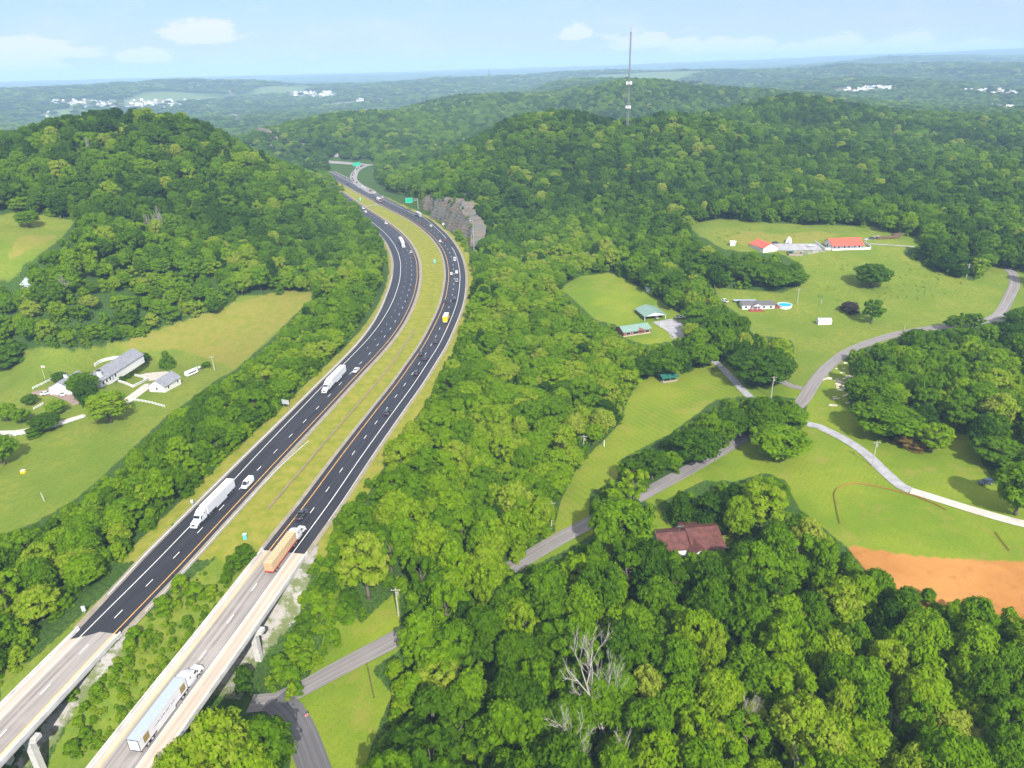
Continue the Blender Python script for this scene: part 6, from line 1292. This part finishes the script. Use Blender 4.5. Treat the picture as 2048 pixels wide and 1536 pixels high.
for u, v, lb, s in ((491,1078,'teal utility cabinet on the grass median near the bridges',1.0),(869.5,526,'pale teal cabinet on the median at the bend',1.3),(721,401,'small teal cabinet on the far median',1.6)):
    p = ground(u, v); t = thing('utility_cabinet', lb, 'cabinet', p, .2); mb = MB(); mb.box(-.5*s,.5*s,-.4*s,.4*s,-.2,1.7*s,.03,.03); part('housing', mb, M['teal_box'], t); wbox(t, 'door', -.4*s, .4*s, -.4*s-.012, -.4*s+.0, .2, 1.4*s, 'teal_box'); wbox(t, 'lid', -.54*s, .54*s, -.44*s, .44*s, 1.7*s+.002, 1.7*s+.1, 'teal')
p = ground(887, 455); t = thing('warning_sign', 'small white diamond sign on the verge below the rock cut', 'road sign', p, .3); mb = MB(); mb.loft([[(0,y,2.0),(1.0,y,3.0),(0,y,4.0),(-1.0,y,3.0)] for y in (-.03,.03)]); part('sign_panel', mb, M['sign_white'], t); wbox(t, 'post', -.06, .06, .04, .14, -.5, 3.6, 'grey_metal')
p = ground(616, 1446); t = thing('stop_sign', 'red octagonal stop sign on the grass corner of the low lanes', 'road sign', p, .75); n = 8
mb = MB(); mb.loft([[(.42*math.cos(2*PI*(i+.5)/n), y, 2.5 + .42*math.sin(2*PI*(i+.5)/n)) for i in range(n)] for y in (-.02,.02)]); sg = part('sign_panel', mb, M['sign_red'], t); wbox(t, 'post', -.04, .04, .021, .09, -.4, 2.8, 'grey_metal')
mb = MB(); mb.loft([[(r*math.cos(2*PI*(i+.5)/n), -.026, 2.5 + r*math.sin(2*PI*(i+.5)/n)) for i in range(n)] for r in (.41,.375)], cap=False); part('border', mb, M['sign_white'], sg)
cu = bpy.data.curves.new('lettering', 'FONT'); cu.body = 'STOP'; cu.size = .27; cu.align_x = 'CENTER'; cu.align_y = 'CENTER'; cu.extrude = .004; tq = bpy.data.objects.new('lettering_curve', cu); C.objects.link(tq); bpy.context.view_layer.update(); tm_ = bpy.data.meshes.new_from_object(tq.evaluated_get(bpy.context.evaluated_depsgraph_get())); bpy.data.objects.remove(tq); tx = bpy.data.objects.new('lettering', tm_); C.objects.link(tx); tm_.materials.clear(); tm_.materials.append(M['sign_white']); tx.parent = sg; tx.location = (0,-.03,2.5); tx.rotation_euler = (PI/2,0,0)
p = ground(47, 945); t = thing('feed_bin', 'small yellow and white feed bin in the lower left field', 'bin', p); mb = MB(); mb.box(-.8,.8,-.6,.6,0,.9,.1,.1); part('body', mb, M['yellow'], t); wbox(t, 'lid', -.75, .75, -.55, .55, .902, 1.0, 'white')
mb = MB(); r = random.Random(2)
for k in range(46):
    u, v = r.gauss(1690, 14), r.gauss(762, 22); q = ground(u, v); L = r.uniform(.5, 1.9); an = r.uniform(-.5, .5) + .1; w = r.uniform(.25, .6); c_, s_ = math.cos(an), math.sin(an); h = r.uniform(.12, .4)
    mb.loft([[(q[0] + c_*x - s_*y, q[1] + s_*x + c_*y, q[2] + z) for x, y in ((-L,-w),(L*.8,-w*.8),(L,w*.6),(-L*.7,w))] for z in (-.1, h)])
tag(part('rubble', mb, M['marl']), 'pale rubble slabs scattered on the shaded lawn', 'rubble', kind='stuff')
def lattice_tower(label, P, h, w0, w1, decks, sides=3, r=.16):
    t = thing('radio_tower', label, 'tower', P); mb = MB(); C3 = [(math.cos(2*PI*i/sides + .4), math.sin(2*PI*i/sides + .4)) for i in range(sides)]
    W_ = lambda z: w0 + (w1 - w0) * min(1, z / (h * .62))
    for cx, cy in C3: mb.tube([(cx*W_(z), cy*W_(z), z) for z in np.linspace(-1, h, 12)], r, 5)
    part('legs', mb, M['tower_steel'], t); mb = MB(); z = 0; s = 0
    while z < h - 2:
        dz = max(2.2, W_(z) * 1.9)
        for i in range(sides):
            a_, b_ = C3[i], C3[(i+1) % sides]; mb.tube([(a_[0]*W_(z), a_[1]*W_(z), z), (b_[0]*W_(z+dz), b_[1]*W_(z+dz), z+dz)], r*.62, 4); mb.tube([(b_[0]*W_(z), b_[1]*W_(z), z), (a_[0]*W_(z+dz), a_[1]*W_(z+dz), z+dz)], r*.62, 4)
        z += dz
    part('bracing', mb, M['tower_steel'], t)
    for zz, R_ in decks:
        mb = MB(); n = 12; mb.loft([[(rr*math.cos(2*PI*i/n), rr*math.sin(2*PI*i/n), zz+q) for i in range(n)] for rr, q in ((R_,0),(R_,.25))]); pf = part('antenna_platform', mb, M['tower_steel'], t)
        for i in range(9): a = 2*PI*i/9; mb = MB(); x, y = R_*math.cos(a), R_*math.sin(a); mb.box(x-.32,x+.32,y-.32,y+.32,zz-.6,zz+2.6,.05,.05); part('panel_antenna', mb, M['antenna'], pf)
    mb = MB(); mb.tube([(0,0,h),(0,0,h+5)], .12, 5); part('top_antenna', mb, M['tower_steel'], t); return t
P = rd(1255, 243, 872); P[2] = hz(P[0], P[1]); hT = top_height(P, 54)
tw = top_height(P, 168); tl = top_height(P, 216)
lattice_tower('tall lattice radio tower with two white antenna rings on the wooded hill', P, hT - 4, 1.6, .95, ((tw, 2.9), (tl, 2.5)), r=.17)
P = rd(980, 205, 3000); P[2] = hz(P[0], P[1]); lattice_tower('thin distant radio tower standing in the hazy valley', P, top_height(P, 141), 2.4, 1.6, (), r=.4)
# ------------------------------------------------------------------ far settlements
mbw = MB(); mbw.box(-6,6,-4.5,4.5,-3,4.5); mer = MB(); mer.loft([[(x,-5,4.4),(x,0,7.6),(x,5,4.4)] for x in (-6.4,6.4)])
far_meshes = {}
def far_house(i, p, rz, s, tone, cat, label, group):
    t = thing('far_house' if cat == 'house' else 'far_building', label, cat, p, rz, group); t.scale = (s, s, s * (1 if cat == 'house' else .8))
    for nm, mb, mt in (('wall', mbw, 'wall_white'), ('roof', mer, tone)):
        if (nm, mt) not in far_meshes: far_meshes[(nm, mt)] = mb.mesh(nm, M[mt])
        place(bpy.data.objects.new(nm, far_meshes[(nm, mt)]), parent=t)
r = random.Random(9)
TOWNS = [((590,184,664,193), 60, 'pale house among many in the distant hazy town beyond the left valley', 'houses of the distant central town'), ((1690,175,1788,184), 60, 'pale house among many on the distant right-hand ridge estate', 'houses of the distant ridge estate'), ((1912,180,2046,190), 44, 'pale house among many in the distant estate at the right edge', 'houses of the distant right edge estate'), ((1976,214,2030,220), 16, 'white house in the small cluster below the right edge estate', 'houses of the small right cluster'), ((90,200,378,212), 70, 'small pale house in the long distant suburb above the left hill', 'houses of the distant left suburb'), ((170,215,372,219), 14, 'large white-roofed shed in the distant suburb just above the left hill', 'sheds of the distant left suburb'), ((690,198,760,203), 8, 'long white building at the edge of the distant central town', 'long buildings of the distant central town'), ((1665,196,1690,199), 8, 'white house in the tiny cluster below the distant ridge estate', 'houses of the tiny ridge cluster'), ((40,196,560,236), 34, 'tiny pale house scattered in the woods of the distant left valley', 'scattered houses of the distant left valley'), ((700,166,1010,202), 18, 'tiny pale house scattered in the distant middle valley', 'scattered houses of the distant middle valley'), ((1380,160,2040,205), 22, 'tiny pale house scattered in the woods of the distant right hills', 'scattered houses of the distant right hills')]
for (u0, v0, u1, v1), n, lb, g in TOWNS:
    big_ = 'shed' in lb or 'building' in lb
    for i in range(n):
        u, v = r.uniform(u0, u1), r.uniform(v0, v1); p = ground(u, v)
        if np.hypot(p[0], p[1]) < 1500: continue
        far_house(i, p, r.uniform(-.6, .6), (1.9 if big_ else 1.05) * r.uniform(.85, 1.2), r.choice(['trailer_grey', 'stone', 'roof_grey', 'white', 'trailer_white']), 'building' if big_ else 'house', lb, g)
p = ground(915, 187); far_house(0, p, .1, 2.6, 'white', 'building', 'large white dome-roofed hall alone in the hazy valley', None)
# ------------------------------------------------------------------ air
x1, y1 = 21500.0, 26500.0
mb = MB(); mb.box(-x1, x1, -120, y1, float(gz.min()) - 1.0, float(max(gz.max(), 200)) + 6)
print('TOP', gz.max(), gz.min())
hz_m = bpy.data.materials.new('air'); hz_m.use_nodes = True; nt = hz_m.node_tree; nt.nodes.clear()
o_ = nt.nodes.new('ShaderNodeOutputMaterial'); pv = nt.nodes.new('ShaderNodeVolumePrincipled')
pv.inputs['Color'].default_value = HAZECOL; pv.inputs['Density'].default_value = HAZE; pv.inputs['Anisotropy'].default_value = -0.1
pv.inputs['Density Attribute'].default_value = ''
nt.links.new(pv.outputs[0], o_.inputs['Volume'])
if HAZE > 0: tag(part('haze', mb, hz_m), kind='stuff')
# ------------------------------------------------------------------ sky with fair-weather clouds and an added, unseen fill cover overhead
SUN_EL, SUN_AZ = 40.0, 163.0            # degrees; azimuth clockwise from +Y
wd = bpy.data.worlds.new('World'); bpy.context.scene.world = wd; wd.use_nodes = True; t = wd.node_tree; t.nodes.clear()
def WN(typ, **kw):
    x = t.nodes.new(typ)
    for k, v in kw.items(): setattr(x, k, v)
    return x
def Wv(sock, v):
    if hasattr(v, 'node'): t.links.new(v, sock)
    else: sock.default_value = v
def WM(op, a, b=0.0, c=None, clamp=False):
    x = WN('ShaderNodeMath', operation=op, use_clamp=clamp); Wv(x.inputs[0], a); Wv(x.inputs[1], b)
    if c is not None: Wv(x.inputs[2], c)
    return x.outputs[0]
sky = WN('ShaderNodeTexSky', sky_type='NISHITA', sun_disc=False, sun_elevation=math.radians(SUN_EL), sun_rotation=math.radians(SUN_AZ), altitude=200.0, air_density=1.0, dust_density=0.6, ozone_density=1.6)
tc = WN('ShaderNodeTexCoord'); sp = WN('ShaderNodeSeparateXYZ'); t.links.new(tc.outputs['Generated'], sp.inputs[0])
az = WM('ARCTAN2', sp.outputs[0], sp.outputs[1]); el = WM('ARCSINE', sp.outputs[2])
cb = WN('ShaderNodeCombineXYZ'); t.links.new(az, cb.inputs[0]); t.links.new(WM('MULTIPLY', el, 2.2), cb.inputs[1])
def WNoise(scale, det, rough=.6):
    n = WN('ShaderNodeTexNoise'); t.links.new(cb.outputs[0], n.inputs['Vector']); n.inputs['Scale'].default_value = scale; n.inputs['Detail'].default_value = det; n.inputs['Roughness'].default_value = rough; return n.outputs[0]
n1, n2 = WNoise(36, 6, .66), WNoise(7, 5, .6)
def sky_ang(u, v): d = ray(u, v); return math.atan2(d[0], d[1]), math.atan2(d[2], math.hypot(d[0], d[1]))
CL = [(405,60,95,26,1.0),(55,95,110,24,1.0),(290,108,66,17,1.0),(65,130,78,13,1.0),(165,102,60,14,.7),(222,147,46,9,.7),(670,137,42,10,.8),(622,112,16,8,.55),(1150,62,60,18,.8),(1265,72,110,34,.55),(1310,78,52,18,.9),(1370,88,58,22,.95),(1440,84,50,22,.9),(1505,86,56,22,1.0),(1580,98,46,14,.8),(1640,94,56,24,.95),(1700,86,52,24,.9),(1755,97,52,18,1.0),(1822,84,58,22,1.0),(1885,99,46,14,.85),(1950,94,62,17,1.0),(2025,97,52,14,.95),(780,140,45,7,.45),(540,142,60,8,.35),(480,130,40,8,.3),(250,72,30,6,.3)]
cloud = None; shade = None
for u, v, wu, wv, k in CL:
    a0, e0 = sky_ang(u, v + wv * .55); sa, se = wu / F * .62, wv / F * 1.0
    dx = WM('DIVIDE', WM('SUBTRACT', az, a0), sa); dy = WM('DIVIDE', WM('SUBTRACT', el, e0), se)
    dyy = WM('MAXIMUM', WM('MULTIPLY', dy, -2.6), dy)              # flat bases, domed tops
    r2 = WM('ADD', WM('MULTIPLY', dx, dx), WM('MULTIPLY', dyy, dyy))
    g = WM('MULTIPLY', WM('POWER', 2.718, WM('MULTIPLY', r2, -0.75)), k * 1.22)
    cloud = g if cloud is None else WM('MAXIMUM', cloud, g)
m0 = WM('ADD', cloud, WM('MULTIPLY', WM('SUBTRACT', n1, .5), 1.5))
mr = WN('ShaderNodeMapRange', interpolation_type='SMOOTHSTEP'); t.links.new(m0, mr.inputs[0]); mr.inputs[1].default_value = .36; mr.inputs[2].default_value = .66
wis = WN('ShaderNodeMapRange', interpolation_type='SMOOTHSTEP'); t.links.new(n2, wis.inputs[0]); wis.inputs[1].default_value = .48; wis.inputs[2].default_value = .80
soft = WM('MULTIPLY', wis.outputs[0], 0.55); cover = WM('MAXIMUM', mr.outputs[0], soft, clamp=True)
cover = WM('MULTIPLY', cover, 0.92)
hzn = WN('ShaderNodeMapRange', interpolation_type='SMOOTHSTEP'); t.links.new(el, hzn.inputs[0]); hzn.inputs[1].default_value = math.radians(9); hzn.inputs[2].default_value = math.radians(-1); hzn.inputs[3].default_value = 0; hzn.inputs[4].default_value = .8
tintn = WN('ShaderNodeMix', data_type='RGBA', blend_type='MULTIPLY'); tintn.inputs[0].default_value = 1.0; t.links.new(sky.outputs[0], tintn.inputs[6]); tintn.inputs[7].default_value = (*SKYTINT, 1)
pale = WN('ShaderNodeMix', data_type='RGBA'); t.links.new(hzn.outputs[0], pale.inputs[0]); t.links.new(tintn.outputs[2], pale.inputs[6]); pale.inputs[7].default_value = (*[c / (SKY * 2 ** EXPO) for c in HORIZON], 1)
mx = WN('ShaderNodeMix', data_type='RGBA'); t.links.new(cover, mx.inputs[0]); t.links.new(pale.outputs[2], mx.inputs[6]); mx.inputs[7].default_value = (*[c / (SKY * 2 ** EXPO) for c in CLOUD], 1)
ovr = WN('ShaderNodeMapRange', interpolation_type='SMOOTHSTEP'); t.links.new(el, ovr.inputs[0]); ovr.inputs[1].default_value = math.radians(11); ovr.inputs[2].default_value = math.radians(26)  # bright cloud cover above the frame, unseen, added to lift ambient light
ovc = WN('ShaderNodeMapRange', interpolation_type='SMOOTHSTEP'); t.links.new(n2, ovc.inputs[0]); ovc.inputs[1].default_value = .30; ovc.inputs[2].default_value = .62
mo = WN('ShaderNodeMix', data_type='RGBA'); t.links.new(WM('MULTIPLY', ovr.outputs[0], WM('MULTIPLY', ovc.outputs[0], .8)), mo.inputs[0]); t.links.new(mx.outputs[2], mo.inputs[6]); mo.inputs[7].default_value = (*[c / (SKY * 2 ** EXPO) for c in OVERHEAD_FILL], 1)
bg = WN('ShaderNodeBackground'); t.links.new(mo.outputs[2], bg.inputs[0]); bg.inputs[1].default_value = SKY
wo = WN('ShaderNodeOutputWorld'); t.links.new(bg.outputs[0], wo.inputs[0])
sun = bpy.data.lights.new('sun', 'SUN'); sun.energy = SUN; sun.angle = math.radians(0.6); sun.color = (1.0, 0.95, 0.86)
so = place(bpy.data.objects.new('sun', sun), loc=(0, 0, 400))
a_, e_ = math.radians(SUN_AZ), math.radians(SUN_EL)
so.rotation_euler = Vector((-math.sin(a_) * math.cos(e_), -math.cos(a_) * math.cos(e_), -math.sin(e_))).to_track_quat('-Z', 'Y').to_euler()
# ------------------------------------------------------------------ camera and render settings
from mathutils import Matrix
cam = bpy.data.cameras.new('camera'); cam.sensor_width = 36.0; cam.sensor_fit = 'HORIZONTAL'; cam.lens = 36.0 * F / 2048; cam.clip_start = 1.0; cam.clip_end = 60000.0
co = bpy.data.objects.new('camera', cam); C.objects.link(co)
mt = Matrix([[RT[0], UP[0], -FWD[0], 0], [RT[1], UP[1], -FWD[1], 0], [RT[2], UP[2], -FWD[2], H0], [0, 0, 0, 1]]); co.matrix_world = mt
sc = bpy.context.scene; sc.camera = co
sc.view_settings.view_transform = 'Standard'; sc.view_settings.look = 'None'; sc.view_settings.exposure = EXPO; sc.view_settings.gamma = 1.0
sc.render.engine = 'CYCLES'; cy = sc.cycles
cy.max_bounces = 6; cy.diffuse_bounces = 3; cy.glossy_bounces = 2; cy.transmission_bounces = 3; cy.transparent_max_bounces = 4; cy.volume_bounces = 0
cy.use_adaptive_sampling = True; cy.adaptive_threshold = 0.02; cy.use_denoising = True; cy.caustics_reflective = False; cy.caustics_refractive = False
cy.sample_clamp_indirect = 6.0
